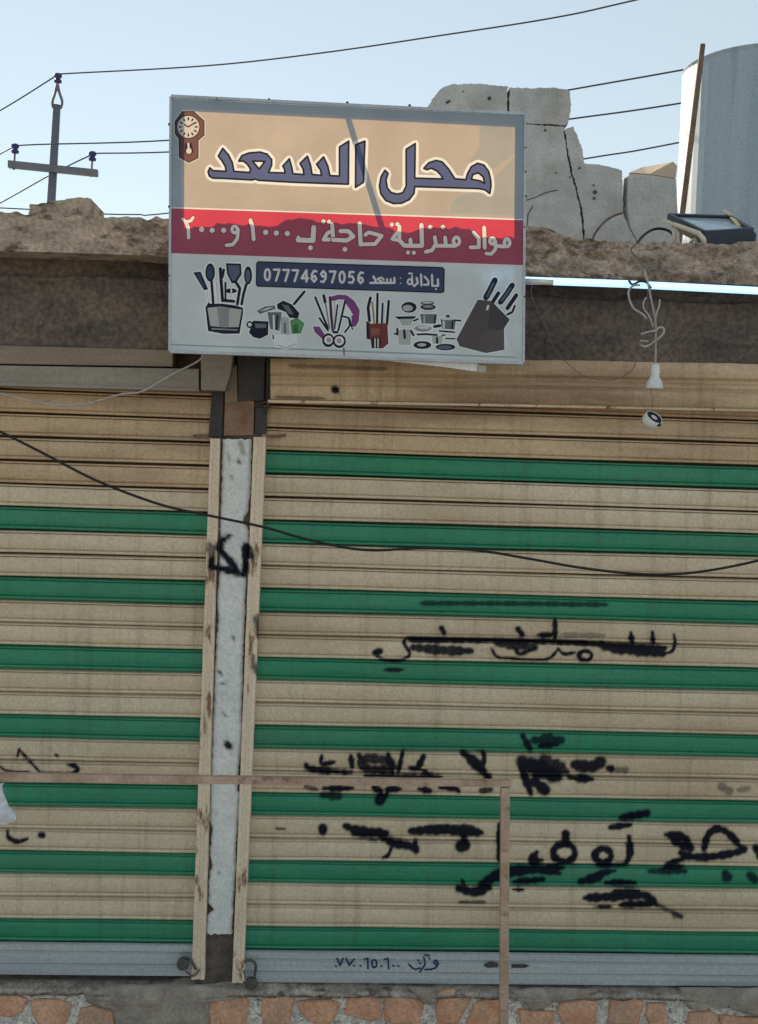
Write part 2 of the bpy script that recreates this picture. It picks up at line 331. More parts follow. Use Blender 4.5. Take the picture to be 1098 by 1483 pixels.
def set_spray(o, extra=None):
    me = o.data; n = len(me.vertices); co = np.empty(n*3); me.vertices.foreach_get('co', co); co = co.reshape(-1, 3)
    off = Vector((0, 0, 0)); q = o.parent
    while q is not None: off += q.location; q = q.parent
    at = me.attributes.new('spray', 'FLOAT', 'POINT')
    at.data.foreach_set('value', spray_of(co+np.array(off), GR+(extra or [])).astype(np.float32))

# ================================================================== SETTING
g = MB(); g.add([(-300, -300, 0), (300, -300, 0), (300, 600, 0), (-300, 600, 0)], [(0, 1, 2, 3)])
struct(g.build('ground', mGround))
g = MB(); g.box(-9, 11, -2.6, -0.14, 0.0, 0.1)
struct(g.build('pavement', mPave, bevel=0.01))

# ================================================================== SHOP BUILDING
shop = thing('shop_building', 'low shop building with stone plinth, brown beam and two striped roller shutters', 'building', (0, 0, 0))
ZR, ZL = ZC-2.21747, ZC-2.19195                 # lower edge of the lowest green slat, right and left shutter
sill_z = P(345, 1424, 0).z
TOPZ = 3.45
b = MB()
b.box(-5, 6, 0.09, 6.5, sill_z, 3.299)            # body behind the shutters
b.box(-5, 6, 0.0, 0.09, 0.1, sill_z-0.004)
xL, xR = P(-260, 900, 0).x, P(1420, 900, 0).x
b.box(-5, xL, -0.04, 0.06, sill_z, 3.1); b.box(xR, 6, -0.04, 0.06, sill_z, 3.1)
b.build('wall', mCement, shop)
b = MB(); b.box(-5, 6, 0.08, 6.5, 3.3, 3.42); b.build('roof', mRoof, shop)

# beam over the shutters
beam_bot = [(-400, 492), (0, 503), (245, 509), (760, 521), (1098, 527), (1500, 536)]
slab_top = [(-500, 288), (-200, 300), (0, 306), (42, 310), (130, 313), (245, 317), (300, 314), (380, 316), (400, 311), (425, 308), (470, 313), (545, 317), (552, 328), (575, 324), (600, 318), (640, 316), (655, 322), (664, 330),
            (690, 331), (720, 335), (742, 330), (760, 329), (782, 330), (800, 336), (818, 343), (855, 347), (891, 352), (920, 350), (964, 352), (1040, 355), (1058, 355), (1070, 350), (1098, 349), (1300, 352), (1600, 356)]
slab_bot = [(-500, 350), (0, 363), (170, 368), (245, 372), (500, 386), (757, 402), (1098, 414), (1600, 432)]
def sheet(top, bot, Y, x0, x1, nx, nz, disp, depth, name, mat, parent, topjit=0.0, seed=0.0, smooth=True):
    m = MB(); v = []; f = []
    for i in range(nx+1):
        x = x0+(x1-x0)*i/nx
        yt, yb = lerp_list(top, x), lerp_list(bot, x)
        for k in range(nz+1):
            p = P(x, yt+(yb-yt)*k/nz, Y)
            if topjit and k < nz*0.4: p.z += topjit*noise.noise(Vector((p.x*25, seed, 3)))*(1-k/(nz*0.4))
            y = disp(p, k/nz) if disp else 0
            v.append((p.x, p.y+y, p.z))
        p0 = v[i*(nz+3)]; p1 = v[i*(nz+3)+nz]
        v.append((p1[0], Y+depth, p1[2])); v.append((p0[0], Y+depth, p0[2]+(0.02 if topjit else 0)))
    n = nz+3
    for i in range(nx):
        for k in range(n): f.append((i*n+k, i*n+(k+1) % n, (i+1)*n+(k+1) % n, (i+1)*n+k))
    m.add(v, f); return m.build(name, mat, parent, smooth=smooth)
def dbeam(p, t): return (0.028 if t < .30+.02*noise.noise(Vector((p.x*4, 2, 2))) else 0)-0.006*noise.noise(Vector((p.x*30, p.z*30, 4)))-0.012*noise.fractal(Vector((p.x*3, p.z*5, 1.7)), 1, 2, 5)
beam_top = [(x, y-12) for x, y in slab_bot]
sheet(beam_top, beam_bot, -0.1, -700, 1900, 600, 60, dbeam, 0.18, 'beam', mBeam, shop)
def dslab(p, t):
    px = to_px([tuple(p)])[0][0]
    rough = min(1, max(0.0, (px-150)/70)) if px < 1065 else 0.25
    if 262 < px < 740: rough = .45
    n = noise.fractal(Vector((p.x*9, p.z*13, 4.2)), 0.9, 2.1, 6)
    cell = noise.voronoi(Vector((p.x*11, p.z*17, 2.0)))[0]
    edge = cell[1]-cell[0]
    band = 0.018*noise.noise(Vector((p.x*2.5, p.z*28, 7)))
    return rough*(-0.04*n-0.045*min(edge, 0.45)+1.4*band-0.015*math.sin(t*3.1))-0.005*n
sheet(slab_top, slab_bot, -0.25, -500, 1600, 900, 44, dslab, 0.36, 'slab_edge', mSlab, shop, topjit=0.012, smooth=False)

# right hood over the shutter, two broad flutes
def flute(p, t): return -0.016*abs(math.sin(math.pi*t*2))**0.6+0.014*math.exp(-((t-.40)/.03)**2)+0.012*math.exp(-((t-.62)/.03)**2)
hood_t = [(388, 519), (760, 520), (1098, 526), (1500, 535)]; hood_b = [(388, 578), (760, 585), (1098, 592), (1500, 602)]
h = sheet(hood_t, hood_b, -0.1, 392, 1450, 260, 60, flute, 0.12, 'shutter_hood', mBeigeTop, shop)
set_spray(h, [([(485, 564), (487, 565)], 4.5, 1), ([(400, 575), (470, 577)], 2, .4), ([(420, 530), (560, 534)], 2.5, .3)])  # first mark paints in the dark of a nail hole
m = MB(); m.tube([P(388, 581, -0.085), P(760, 587, -0.085), P(1098, 594, -0.085), P(1450, 602, -0.085)], 0.007)
m.build('lip', mRail, h)
# left box over the shutter
lb = MB()
lb.pxprism([(-400, 487), (0, 500), (250, 507), (250, 531), (0, 527), (-400, 516)], -0.13, 0.19, 0)
lb.pxprism([(-400, 518), (0, 529), (288, 534), (288, 566), (0, 557), (-400, 545)], -0.145, 0.2, 1)
lb.pxprism([(-400, 545), (0, 553), (288, 562), (288, 567), (0, 559), (-400, 550)], -0.155, 0.2, 1)
lbox = lb.build('shutter_box', [mBox, mBoxLow], shop, bevel=0.003)
m = MB(); m.pxprism([(291, 512), (337, 513), (334, 540), (326, 566), (291, 565)], -0.15, 0.1)
m.build('end_plate', mBoxLow, lbox, bevel=0.002)

# ---------------- roller shutter curtains
def curtain(name, label, xpx0, xpx1, zb, greens, ztop, dx, hiB, mats):
    x0, x1 = P(xpx0, 900, 0).x, P(xpx1, 900, 0).x
    prof = [(0, .05), (.055, .05), (.06, -.001), (.125, -.003), (.13, .006), (.155, .006), (.16, -.005), (.35, -.0085), (.6, -.0095), (.80, -.006), (.805, .003), (.83, .003), (.84, -.008), (.95, -.010), (.955, .05), (1, .05)]
    pr2 = []
    for (a, c), (d, e) in zip(prof, prof[1:]):
        n = max(1, int((d-a)/.055))
        pr2 += [(a+(d-a)*k/n, c+(e-c)*k/n) for k in range(n)]
    prof = pr2+[prof[-1]]
    nslat = int((ztop-zb)/0.1)+1
    nx = int((x1-x0)/dx); xs = np.linspace(x0, x1, nx+1)
    rows = []; slot = []
    for s in range(nslat):                           # from bottom up
        gr = s in greens
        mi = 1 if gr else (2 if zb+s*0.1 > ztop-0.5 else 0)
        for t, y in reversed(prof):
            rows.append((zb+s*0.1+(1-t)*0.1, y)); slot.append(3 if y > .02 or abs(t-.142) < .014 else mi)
    nr = len(rows); V = np.zeros((nr, nx+1, 3))
    rng = np.random.default_rng(5)
    for i, (z, y) in enumerate(rows):
        s = i//len(prof); ph = rng.uniform(0, 6) if i % len(prof) == 0 else ph
        V[i, :, 0] = xs; V[i, :, 1] = y+0.0014*np.sin(xs*3+ph)+0.0012*np.sin(xs*11+ph*2.3); V[i, :, 2] = z+0.0016*np.sin(xs*2.1+s*1.3)
    dr = np.random.default_rng(11)
    for _ in range(46):
        cx_, cz_, rx_, rz_, am = dr.uniform(x0, x1), dr.uniform(zb, ztop), dr.uniform(.03, .16), dr.uniform(.012, .05), dr.uniform(-.0035, .005)
        V[:, :, 1] += am*np.exp(-((V[:, :, 0]-cx_)/rx_)**2-((V[:, :, 2]-cz_)/rz_)**2)
        V[:, :, 2] -= .3*am*np.exp(-((V[:, :, 0]-cx_)/(rx_*1.6))**2-((V[:, :, 2]-cz_)/.1)**2)
    V = V.reshape(-1, 3)
    idx = np.arange(nr*(nx+1)).reshape(nr, nx+1)
    q = np.stack([idx[:-1, :-1], idx[:-1, 1:], idx[1:, 1:], idx[1:, :-1]], -1).reshape(-1, 4)
    fs = [3 if (slot[i] == 3 and slot[i+1] == 3) else (slot[i] if slot[i] != 3 else slot[i+1]) for i in range(nr-1)]
    mi = np.repeat(np.array(fs), nx)
    me = bpy.data.meshes.new(name); nf = len(q)
    me.vertices.add(len(V)); me.vertices.foreach_set('co', V.ravel().astype(np.float32))
    me.loops.add(nf*4); me.loops.foreach_set('vertex_index', q.ravel().astype(np.int32))
    me.polygons.add(nf); me.polygons.foreach_set('loop_start', np.arange(nf, dtype=np.int32)*4)
    for m_ in mats: me.materials.append(m_)
    me.polygons.foreach_set('material_index', mi.astype(np.int32))
    me.update(calc_edges=True); me.validate()
    o = bpy.data.objects.new(name, me); C.objects.link(o); o.parent = shop; o['label'] = label
    set_spray(o); return o
mJoint = M('grimy shaded slat joint', (0.055, 0.043, 0.035), (0.1, 0.075, 0.055), 6, 0.9, stretch=(0.4, 1, 1))  # grime, with groove shade partly put into the dark colour
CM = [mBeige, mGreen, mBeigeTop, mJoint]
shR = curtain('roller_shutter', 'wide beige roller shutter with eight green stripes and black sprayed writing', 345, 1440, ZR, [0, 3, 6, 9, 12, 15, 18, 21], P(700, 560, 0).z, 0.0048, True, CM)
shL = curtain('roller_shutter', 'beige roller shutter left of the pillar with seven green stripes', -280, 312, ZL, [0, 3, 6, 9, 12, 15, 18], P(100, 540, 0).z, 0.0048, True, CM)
def rail(o, xa, xb, ztop, zbot):
    m = MB(); h_ = ztop-zbot
    pr = [(0, -.004), (.04, -.016), (.22, -.018), (.26, -.010), (.34, -.010), (.38, -.017), (.6, -.019), (.66, -.011), (.74, -.011), (.78, -.020), (.96, -.020), (1, .0)]
    a, c = P(xa, 1390, 0).x, P(xb, 1390, 0).x
    v = []
    for t, y in pr: v += [(a, y, ztop-h_*t), (c, y, ztop-h_*t)]
    v += [(a, .02, zbot), (c, .02, zbot)]
    m.add(v, [(2*i, 2*i+1, 2*i+3, 2*i+2) for i in range(len(pr))])
    return m.build('bottom_rail', mSteel, o)
brR = rail(shR, 350, 1440, ZR-0.004, P(700, 1424, 0).z)
brL = rail(shL, -280, 290, ZL-0.004, P(100, 1411, 0).z)
# slot in the right bottom rail
m = MB(); m.pxprism([(700, 1398), (712, 1393), (722, 1396), (722, 1401), (706, 1402)], -0.0215, 0.004); m.build('latch_slot', mDark, brR); m = MB(); m.pxprism([(741, 1397), (760, 1397), (767, 1399), (760, 1402), (741, 1402)], -0.0215, 0.004)
m.build('latch_slot', mDark, brR)
# painted phone number on the bottom rail
def ribbon(mb, pts, r, Y, th=0.002):
    for (x0, y0), (x1, y1) in zip(pts, pts[1:]):
        l = math.hypot(x1-x0, y1-y0) or 1e-6; ux, uy = (x1-x0)/l, (y1-y0)/l; nx, ny = -uy*r, ux*r
        ux *= r*.6; uy *= r*.6
        mb.pxprism([(x0+nx-ux, y0+ny-uy), (x1+nx+ux, y1+ny+uy), (x1-nx+ux, y1-ny+uy), (x0-nx-ux, y0-ny-uy)], Y, th)
m = MB(); RT = [[(88, 132), (96, 138)], [(100, 72), (125, 128), (150, 72)], [(172, 72), (197, 128), (238, 76)], [(232, 128), (240, 134)], [(282, 128), (290, 134)], [(315, 80), (345, 72), (346, 155)],
     ring(396, 115, 20, 32), [(449, 132), (456, 138)], [(475, 82), (505, 72), (511, 156)], [(543, 128), (553, 134)], [(583, 130), (593, 136)], [(670, 118), (700, 150), (725, 160), (762, 150)],
     [(742, 84), (750, 92)], [(757, 108), (764, 116)], [(790, 62), (802, 120), (758, 182)], [(800, 46), (832, 52)], [(832, 72), (838, 78)], [(800, 162), (850, 160), (885, 148), (906, 112), (886, 86), (870, 108), (898, 128)]]
for k, s in enumerate(RT):
    if k == 11: m.build('phone_number', mInk, brR); m = MB()
    ribbon(m, zc(470, 1375, 5.49, s), 1.15, -0.0205-0.00006*k, 0.0012)
m.build('written_word', mInk, brR)

# ---------------- pillar between the shutters
pil = MB(); pil.pxprism([(309, 575), (381, 575), (348, 1428), (282, 1428)], -0.012, 0.07)
pilo = pil.build('pillar', M('dark mud render', (0.07, 0.058, 0.05), (0.14, 0.115, 0.1), 16, 0.95, 0.6, 60, grain=.3), shop)
plL = [(636, 322), (680, 321), (760, 318), (800, 318), (880, 314), (890, 316), (960, 311), (1020, 309), (1100, 306), (1120, 305), (1190, 303), (1200, 307), (1240, 303), (1256, 307), (1270, 302), (1310, 301), (1318, 310), (1326, 300), (1353, 297)]
plR = [(636, 364), (660, 364), (720, 362), (745, 358), (750, 352), (758, 351), (764, 360), (800, 361), (830, 357), (900, 354), (950, 352), (1000, 351), (1046, 349), (1052, 352), (1110, 346), (1145, 344), (1150, 348), (1200, 344), (1230, 341), (1262, 342), (1270, 340), (1350, 336)]
m = MB(); v = []; f = []; ny, nx = 170, 14
for i in range(ny+1):
    y = 636+(1353-636)*i/ny
    a, c = lerp_list(plL, y), lerp_list(plR, y)
    a += 1.6*noise.noise(Vector((y*.12, 1, 2)))+2*noise.noise(Vector((y*.35, 1, 6))); c += 1.6*noise.noise(Vector((y*.12, 9, 2)))+2*noise.noise(Vector((y*.35, 9, 6)))
    for k in range(nx+1):
        t = k/nx; e = min(t, 1-t)*nx
        yy = -0.03-0.002*noise.noise(Vector((k*.6, y*.05, 3)))+(0.016 if e < .5 else 0)
        yt = y+(2.5*noise.noise(Vector((k*.5, 4, i//ny))) if i in (0, ny) else 0)
        p = P(a+(c-a)*t, yt, -0.03); v.append((p.x, yy, p.z))
for i in range(ny):
    for k in range(nx): f.append((i*(nx+1)+k, i*(nx+1)+k+1, (i+1)*(nx+1)+k+1, (i+1)*(nx+1)+k))
m.add(v, f); pla = m.build('plaster', mPlaster, pilo, smooth=True)
set_spray(pla, [([(329, 1078), (332, 1081)], 4.2, .9), ([(345, 668), (347, 669)], 2, .6), ([(320, 990), (328, 988)], 1.5, .5), ([(322, 1033), (327, 1036)], 1.5, .5), ([(318, 973), (321, 976)], 2, .6), ([(338, 922), (339, 925)], 1.8, .6),
               ([(348, 640), (352, 655)], 4, .3), ([(335, 690), (336, 693)], 1.4, .4), ([(316, 1266), (319, 1262)], 1.2, .4), ([(330, 655), (333, 668)], 2, .22)])
def guide(pa, pb, name='guide_rail'):
    """channel between two px lines pa (left edge) and pb (right edge), each (ytop,xtop,ybot,xbot)"""
    m = MB(); v = []; f = []; n = 190; rows = [(0, .03), (0, -.046), (.04, -.05), (.30, -.05), (.34, -.046), (.66, -.046), (.70, -.05), (.96, -.05), (1, -.046), (1, .03)]
    for i in range(n+1):
        t = i/n; y0 = pa[0]+(pa[2]-pa[0])*t; a = pa[1]+(pa[3]-pa[1])*t; c = pb[1]+(pb[3]-pb[1])*t
        a += .5*noise.noise(Vector((i*.15, 5, pa[1]))); c += .5*noise.noise(Vector((i*.15, 8, pa[1])))
        for s, Y in rows:
            p = P(a+(c-a)*s, y0, -0.05); v.append((p.x, Y, p.z))
    k = len(rows)
    for i in range(n):
        for j in range(k-1): f.append((i*k+j, i*k+j+1, (i+1)*k+j+1, (i+1)*k+j))
    f += [tuple(range(k)), tuple(range(n*k, n*k+k))]
    m.add(v, f); return m.build(name, mRail, shop)
for o in (guide((635, 304.5, 1419, 277), (635, 319, 1419, 296)), guide((633, 367, 1424, 336), (633, 385.5, 1424, 352.5))):
    set_spray(o, [([(372, 890), (376, 925)], 4, .55), ([(366, 950), (370, 975)], 3, .55)])
m = MB(); m.pxprism([(318, 530), (336, 520), (394, 520), (388, 582), (320, 582)], -0.02, 0.07)
m.pxprism([(344, 515), (384, 515), (382, 580), (345, 580)], -0.05, 0.05); m.pxprism([(386, 515), (397, 515), (393, 578), (386, 600)], -0.06, 0.05)
m.pxprism([(307, 566), (324, 566), (322, 633), (302, 633)], -0.03, 0.05); m.pxprism([(370, 590), (387, 590), (386, 628), (369, 628)], -0.03, 0.04)
m.build('steel_post', mDark, pilo, bevel=0.002)
m = MB(); m.pxprism([(326, 540), (343, 528), (344, 582), (326, 583)], -0.045, 0.05); m.build('cover_strip', mBox, pilo)
m = MB(); m.pxprism([(326, 580), (368, 580), (367, 630), (324, 631)], -0.032, 0.04); m.build('primer_patch', mPatch, pilo)
m = MB(); m.tube([P(280, 631, -0.03), P(303, 631, -0.03)], 0.006); m.build('stop_bolt', mRust, pilo); m = MB(); m.tube([P(386, 631, -0.03), P(400, 632, -0.03), P(414, 630, -0.03)], 0.006); m.build('stop_bolt', mRust, pilo)

# ---------------- plinth: ledge and stone facing
m = MB(); v = []; f = []
NX, NY = 420, 8
for i in range(NX+1):
    x = -4+9*i/NX
    for k in range(NY+1):
        y = -0.062+0.08*k/NY
        n = noise.fractal(Vector((x*8, y*14, 2)), .9, 2, 5)
        v.append((x, y+(0.012*noise.noise(Vector((x*14, 3, 1))) if k == 0 else 0), sill_z+0.008*n-0.012*(1-k/NY)-(0.02 if k == 0 else 0)+(0.028*max(0, 1-abs(x+0.3)/0.4))*(k/NY)))
    v.append((x, -0.056, sill_z-0.022-0.02*abs(noise.noise(Vector((x*6, 1, 6))))))
n = NY+2
for i in range(NX):
    order = [NY+1]+list(range(NY+1))
    for a, c in zip(order, order[1:]): f.append((i*n+a, i*n+c, (i+1)*n+c, (i+1)*n+a))
m.add(v, f); m.build('ledge', mSill, shop, smooth=True)
m = MB()
v = []; f = []; NX, NZ = 520, 40
for i in range(NX+1):
    x = -4+9*i/NX
    for k in range(NZ+1):
        z = 0.0+(sill_z-0.014)*k/NZ
        v.append((x, -0.036-0.006*noise.fractal(Vector((x*22, z*22, 5)), .8, 2, 4), z))
for i in range(NX):
    for k in range(NZ): f.append((i*(NZ+1)+k, (i+1)*(NZ+1)+k, (i+1)*(NZ+1)+k+1, i*(NZ+1)+k+1))
m.add(v, f, 0)
Yst = -0.042
stones = [zc(0, 1400, 1.96, p) for p in (
    [(-30, 78), (0, 75), (48, 82), (72, 92), (58, 128), (30, 140), (-30, 135)], [(92, 98), (118, 93), (165, 94), (196, 104), (190, 140), (176, 175), (120, 175), (98, 130)],
    [(232, 120), (268, 112), (318, 128), (322, 160), (300, 178), (226, 178)], [(598, 98), (640, 88), (690, 84), (700, 100), (694, 178), (604, 178), (596, 130)],
    [(752, 82), (790, 76), (836, 84), (826, 118), (818, 160), (752, 166), (746, 120)], [(848, 100), (880, 96), (935, 94), (960, 106), (944, 150), (922, 170), (880, 152), (858, 128)],
    [(992, 84), (1030, 74), (1076, 74), (1078, 145), (1050, 152), (1010, 140), (984, 134)])]
stones += [zc(540, 1420, 1.968, p) for p in (
    [(40, 42), (90, 36), (122, 50), (140, 66), (130, 118), (60, 122), (38, 110)], [(192, 34), (230, 30), (276, 44), (262, 78), (240, 120), (190, 122), (182, 78)], [(292, 68), (330, 46), (362, 50), (364, 128), (270, 130)],
    [(418, 82), (450, 84), (512, 88), (510, 122), (425, 130)], [(540, 62), (590, 52), (634, 56), (630, 122), (545, 124), (530, 90)], [(682, 48), (720, 42), (766, 60), (752, 122), (674, 122)],
    [(786, 66), (830, 66), (838, 124), (790, 128), (780, 95)], [(905, 92), (960, 86), (978, 100), (985, 135), (898, 135)], [(995, 98), (1060, 104), (1120, 104), (1130, 135), (1000, 135)])]
def stone(poly):
    n = len(poly); mx = sum(p[0] for p in poly)/n; my = sum(p[1] for p in poly)/n
    poly = [(mx+(x-mx)*1.12, my+(y-my)*1.06) for x, y in poly]; cx = sum(p[0] for p in poly)/n; cy = sum(p[1] for p in poly)/n
    w_ = [P(x, y, Yst) for x, y in poly]; c_ = P(cx, cy, Yst)
    ii = [c_+(p-c_)*.88+Vector((0, -0.010-0.003*random.random(), 0)) for p in w_]
    v = [p+Vector((0, .02, 0)) for p in w_]+[p+Vector((0, -0.004, 0)) for p in w_]+ii+[c_+Vector((0, -0.013, 0))]
    f = [(i, (i+1) % n, n+(i+1) % n, n+i) for i in range(n)]+[(n+i, n+(i+1) % n, 2*n+(i+1) % n, 2*n+i) for i in range(n)]+[(2*n+i, 2*n+(i+1) % n, 3*n) for i in range(n)]
    m.add(v, f, 1)
for s in stones: stone(s)
r2 = random.Random(3)
for row in range(4):                                   # rows below and beside the picture
    x = -900.0
    while x < 1900:
        wd = r2.uniform(38, 62); y0 = 1500+row*50 if (-40 < x < 1110) or row else 1442
        if not (row == 0 and -60 < x < 1120 and y0 < 1490):
            pts = [(x+r2.uniform(0, 8), y0+r2.uniform(0, 8)), (x+wd*.5, y0-r2.uniform(-3, 5)), (x+wd-r2.uniform(6, 12), y0+r2.uniform(0, 9)), (x+wd-r2.uniform(4, 14), y0+38+r2.uniform(-6, 4)), (x+wd*.4, y0+41), (x+r2.uniform(0, 10), y0+36+r2.uniform(-6, 4))]
            stone(pts)
        x += wd+r2.uniform(2, 8)
m.build('stone_facing', [mMortar, mStone], shop)
# cement smears over the facing
m = MB()
def blob(pts, Y=-0.05):
    n = len(pts); cx = sum(p[0] for p in pts)/n; cy = sum(p[1] for p in pts)/n
    dense = []
    for (a, c), (d, e) in zip(pts, pts[1:]+pts[:1]):
        for k in range(8):
            t = k/8; dense.append((a+(d-a)*t, c+(e-c)*t))
    dense = [(x+2.2*noise.noise(Vector((x*.2, y*.2, 1))), y+2.2*noise.noise(Vector((x*.2, y*.2, 7)))) for x, y in dense]
    n = len(dense); rings = []
    for s, dy in ((1, .012), (.97, -.006), (.8, -.012), (.5, -.016), (.2, -.017)):
        rings.append([P(cx+(x-cx)*s, cy+(y-cy)*s, Y)+Vector((0, dy-0.006*noise.noise(Vector((x*.15*s, y*.15, 3))), 0)) for x, y in dense])
    v = [p for r_ in rings for p in r_]; f = []
    for i in range(4):
        for k in range(n): f.append((i*n+k, i*n+(k+1) % n, (i+1)*n+(k+1) % n, (i+1)*n+k))
    f.append(tuple(range(4*n, 5*n))); m = MB(); m.add(v, f); m.build('cement_smear', mCement, shop, smooth=True)
blob([(118, 1436), (180, 1428), (290, 1428), (355, 1434), (350, 1446), (308, 1447), (302, 1492), (172, 1492), (160, 1463), (124, 1452)])
blob([(592, 1431), (628, 1432), (634, 1450), (622, 1456), (608, 1448)])
blob([(738, 1434), (800, 1432), (868, 1434), (850, 1446), (806, 1450), (788, 1460), (770, 1464), (756, 1450), (744, 1448)])
blob([(985, 1432), (1120, 1432), (1120, 1474), (1085, 1470), (1070, 1460), (1015, 1456), (998, 1462), (990, 1450)])

# ================================================================== PADLOCKS
def padlock(label, body, shx, Y, loc):
    t = thing('padlock', label, 'padlock', loc, 'padlocks at the foot of the pillar')
    m = MB(); c = P(*body, Y); m.lathe(c+Vector((0, .014, 0)), (0, -1, 0), [(0, .02), (.004, .026), (.024, .026), (.028, .021)], 18); m.build('lock_body', mGal, t, smooth=False)
    m = MB(); m.tube(pxpath(shx, Y, 8), 0.006, 8); m.build('shackle', mGal, t, smooth=True)
    return t
padlock('dark round padlock hanging low beside the right guide rail', (364, 1424), [(352, 1415, -.05), (353, 1396, -.055), (361, 1391, -.055), (370, 1397, -.055), (368, 1420, -.055)], -0.06, P(364, 1424, -0.06))
padlock('dark padlock jammed against the left guide rail on silver rail', (265, 1396), [(258, 1398, -.05), (262, 1388, -.06), (274, 1388, -.06), (284, 1404, -.06)], -0.06, P(265, 1396, -0.06))
m = MB()
m.tube(pxpath([(265, 1400, -.07), (270, 1407, -.075), (277, 1413, -.07)], n=4), 0.0045); m.tube(pxpath([(276, 1414, -.065), (283, 1412, -.068), (289, 1404, -.065)], n=4), 0.005)
tag(m.build('hasp_pin', mRust), 'rusty bent pin through the foot of the left guide rail', 'pin')
m = MB(); m.tube(pxpath([(341, 1392, -.06), (340, 1404, -.065), (348, 1408, -.066), (354, 1400, -.065), (350, 1393, -.06)], n=4), 0.006); m.tube([P(351, 1408, -.07), P(353, 1420, -.07)], 0.004)
tag(m.build('hasp_loop', mRail), 'cream painted hasp loop at the foot of the right guide rail', 'hasp')

# ================================================================== SHOP SIGN
SY = -0.37
sign = thing('shop_sign', 'wide shop sign board with dark blue title, red band and kitchenware pictures', 'sign', P(500, 515, SY))
TL, TR, BR_, BL = (248, 140), (760, 165.5), (757.5, 525), (246.5, 508)
LAY = []            # (polygon px, colour key, part)
def paint(poly, col, part): LAY.append(([tuple(p) for p in poly], col, part))
def cap(p, q, r, n=4):
    a = math.atan2(q[1]-p[1], q[0]-p[0]) if p != q else 0.0
    o = []
    for k in range(n+1): t = a-math.pi/2+math.pi*k/n; o.append((q[0]+r*math.cos(t), q[1]+r*math.sin(t)))
    for k in range(n+1): t = a+math.pi/2+math.pi*k/n; o.append((p[0]+r*math.cos(t), p[1]+r*math.sin(t)))
    return o
def stroke(pts, r, col, part, n=3):
    if len(pts) == 1: pts = [pts[0], (pts[0][0]+.01, pts[0][1])]
    for a, c in zip(pts, pts[1:]): paint(cap(a, c, r, n), col, part)
def buf(poly, r, col, part): stroke(list(poly)+[poly[0]], r, col, part)
def ell(cx, cy, rx, ry, n=12): return ring(cx, cy, rx, ry, n)[:-1]
fp = 'printed_face'
paint([TL, TR, BR_, BL], 'low', fp)
paint([TL, TR, (758.8, 318.5), (247.3, 301)], 'field', fp)
paint([(695, 163), (742, 165), (745, 222), (713, 246), (680, 234), (694, 213)], 'field2', fp)  # cast shadow on the backlit panel, painted in as a greyer tone
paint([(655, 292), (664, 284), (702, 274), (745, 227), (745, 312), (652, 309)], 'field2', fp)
paint([(247.3, 301), (758.8, 318.5), (758.4, 384), (247, 366.5)], 'red', fp)
paint([(247.3, 299.6), (758.8, 317), (758.8, 319), (247.3, 301.6)], 'white', fp)
paint([(247, 366.5), (758.4, 384), (758.4, 386), (247, 368.3)], 'white', fp)
paint([(247, 498), (500, 507), (757.7, 517), (757.6, 519), (500, 509.5), (247, 500)], 'lowdark', fp)
stroke([(498, 503), (498.5, 516)], .8, 'dark', fp)
paint([(700, 384), (758, 386), (757.6, 519), (745, 518), (728, 470), (712, 430)], 'low2', fp)
# title
A1 = zc(290, 190, 4.392, [(62, 232), (80, 250), (165, 255), (160, 225), (140, 190), (115, 158), (143, 108), (180, 150), (205, 200), (215, 255), (315, 262), (320, 240), (300, 210), (275, 190), (245, 190), (265, 155), (310, 138), (380, 132), (425, 145), (455, 180), (455, 215), (435, 262),
     (540, 265), (536, 240), (525, 222), (567, 175), (582, 225), (590, 270), (660, 275), (655, 240), (635, 205), (682, 158), (702, 215), (712, 275), (772, 280), (765, 245), (740, 210), (785, 163), (812, 220), (825, 282), (886, 285), (886, 100), (945, 62), (943, 337), (600, 325), (370, 312), (352, 304), (330, 310), (150, 300), (80, 298), (58, 285), (50, 258)])
A1h = zc(290, 190, 4.392, [(333, 190), (412, 191), (375, 240)])
A2 = zc(290, 190, 4.392, [(990, 85), (1048, 62), (1038, 325), (988, 357)])
B1 = zc(520, 190, 4.392, [(300, 115), (358, 78), (355, 298), (535, 303), (520, 278), (495, 252), (460, 235), (432, 245), (412, 236), (445, 200), (490, 185), (530, 195), (570, 240), (610, 302), (680, 308), (690, 270), (715, 225), (755, 203), (795, 215), (825, 255), (838, 310), (840, 350), (832, 396), (800, 372), (760, 365), (355, 352), (350, 395), (320, 435), (270, 458), (220, 460), (170, 440), (140, 400), (130, 350), (140, 290), (165, 248), (185, 268), (172, 310), (180, 360), (205, 390), (245, 400), (280, 390), (300, 350)])
B1h = zc(520, 190, 4.392, [(715, 305), (725, 275), (760, 265), (790, 290), (800, 332), (770, 315)])
tp = 'title_lettering'
for pl in (A1, A2, B1): buf(pl, 5.2, 'white', tp)
for pl in (A1, A2, B1): paint(pl, 'navy', tp)
for pl in (A1h, B1h): paint(pl, 'white', tp)
for pl in (A1, A2, B1, A1h, B1h): buf(pl, 1.35, 'dark', tp)
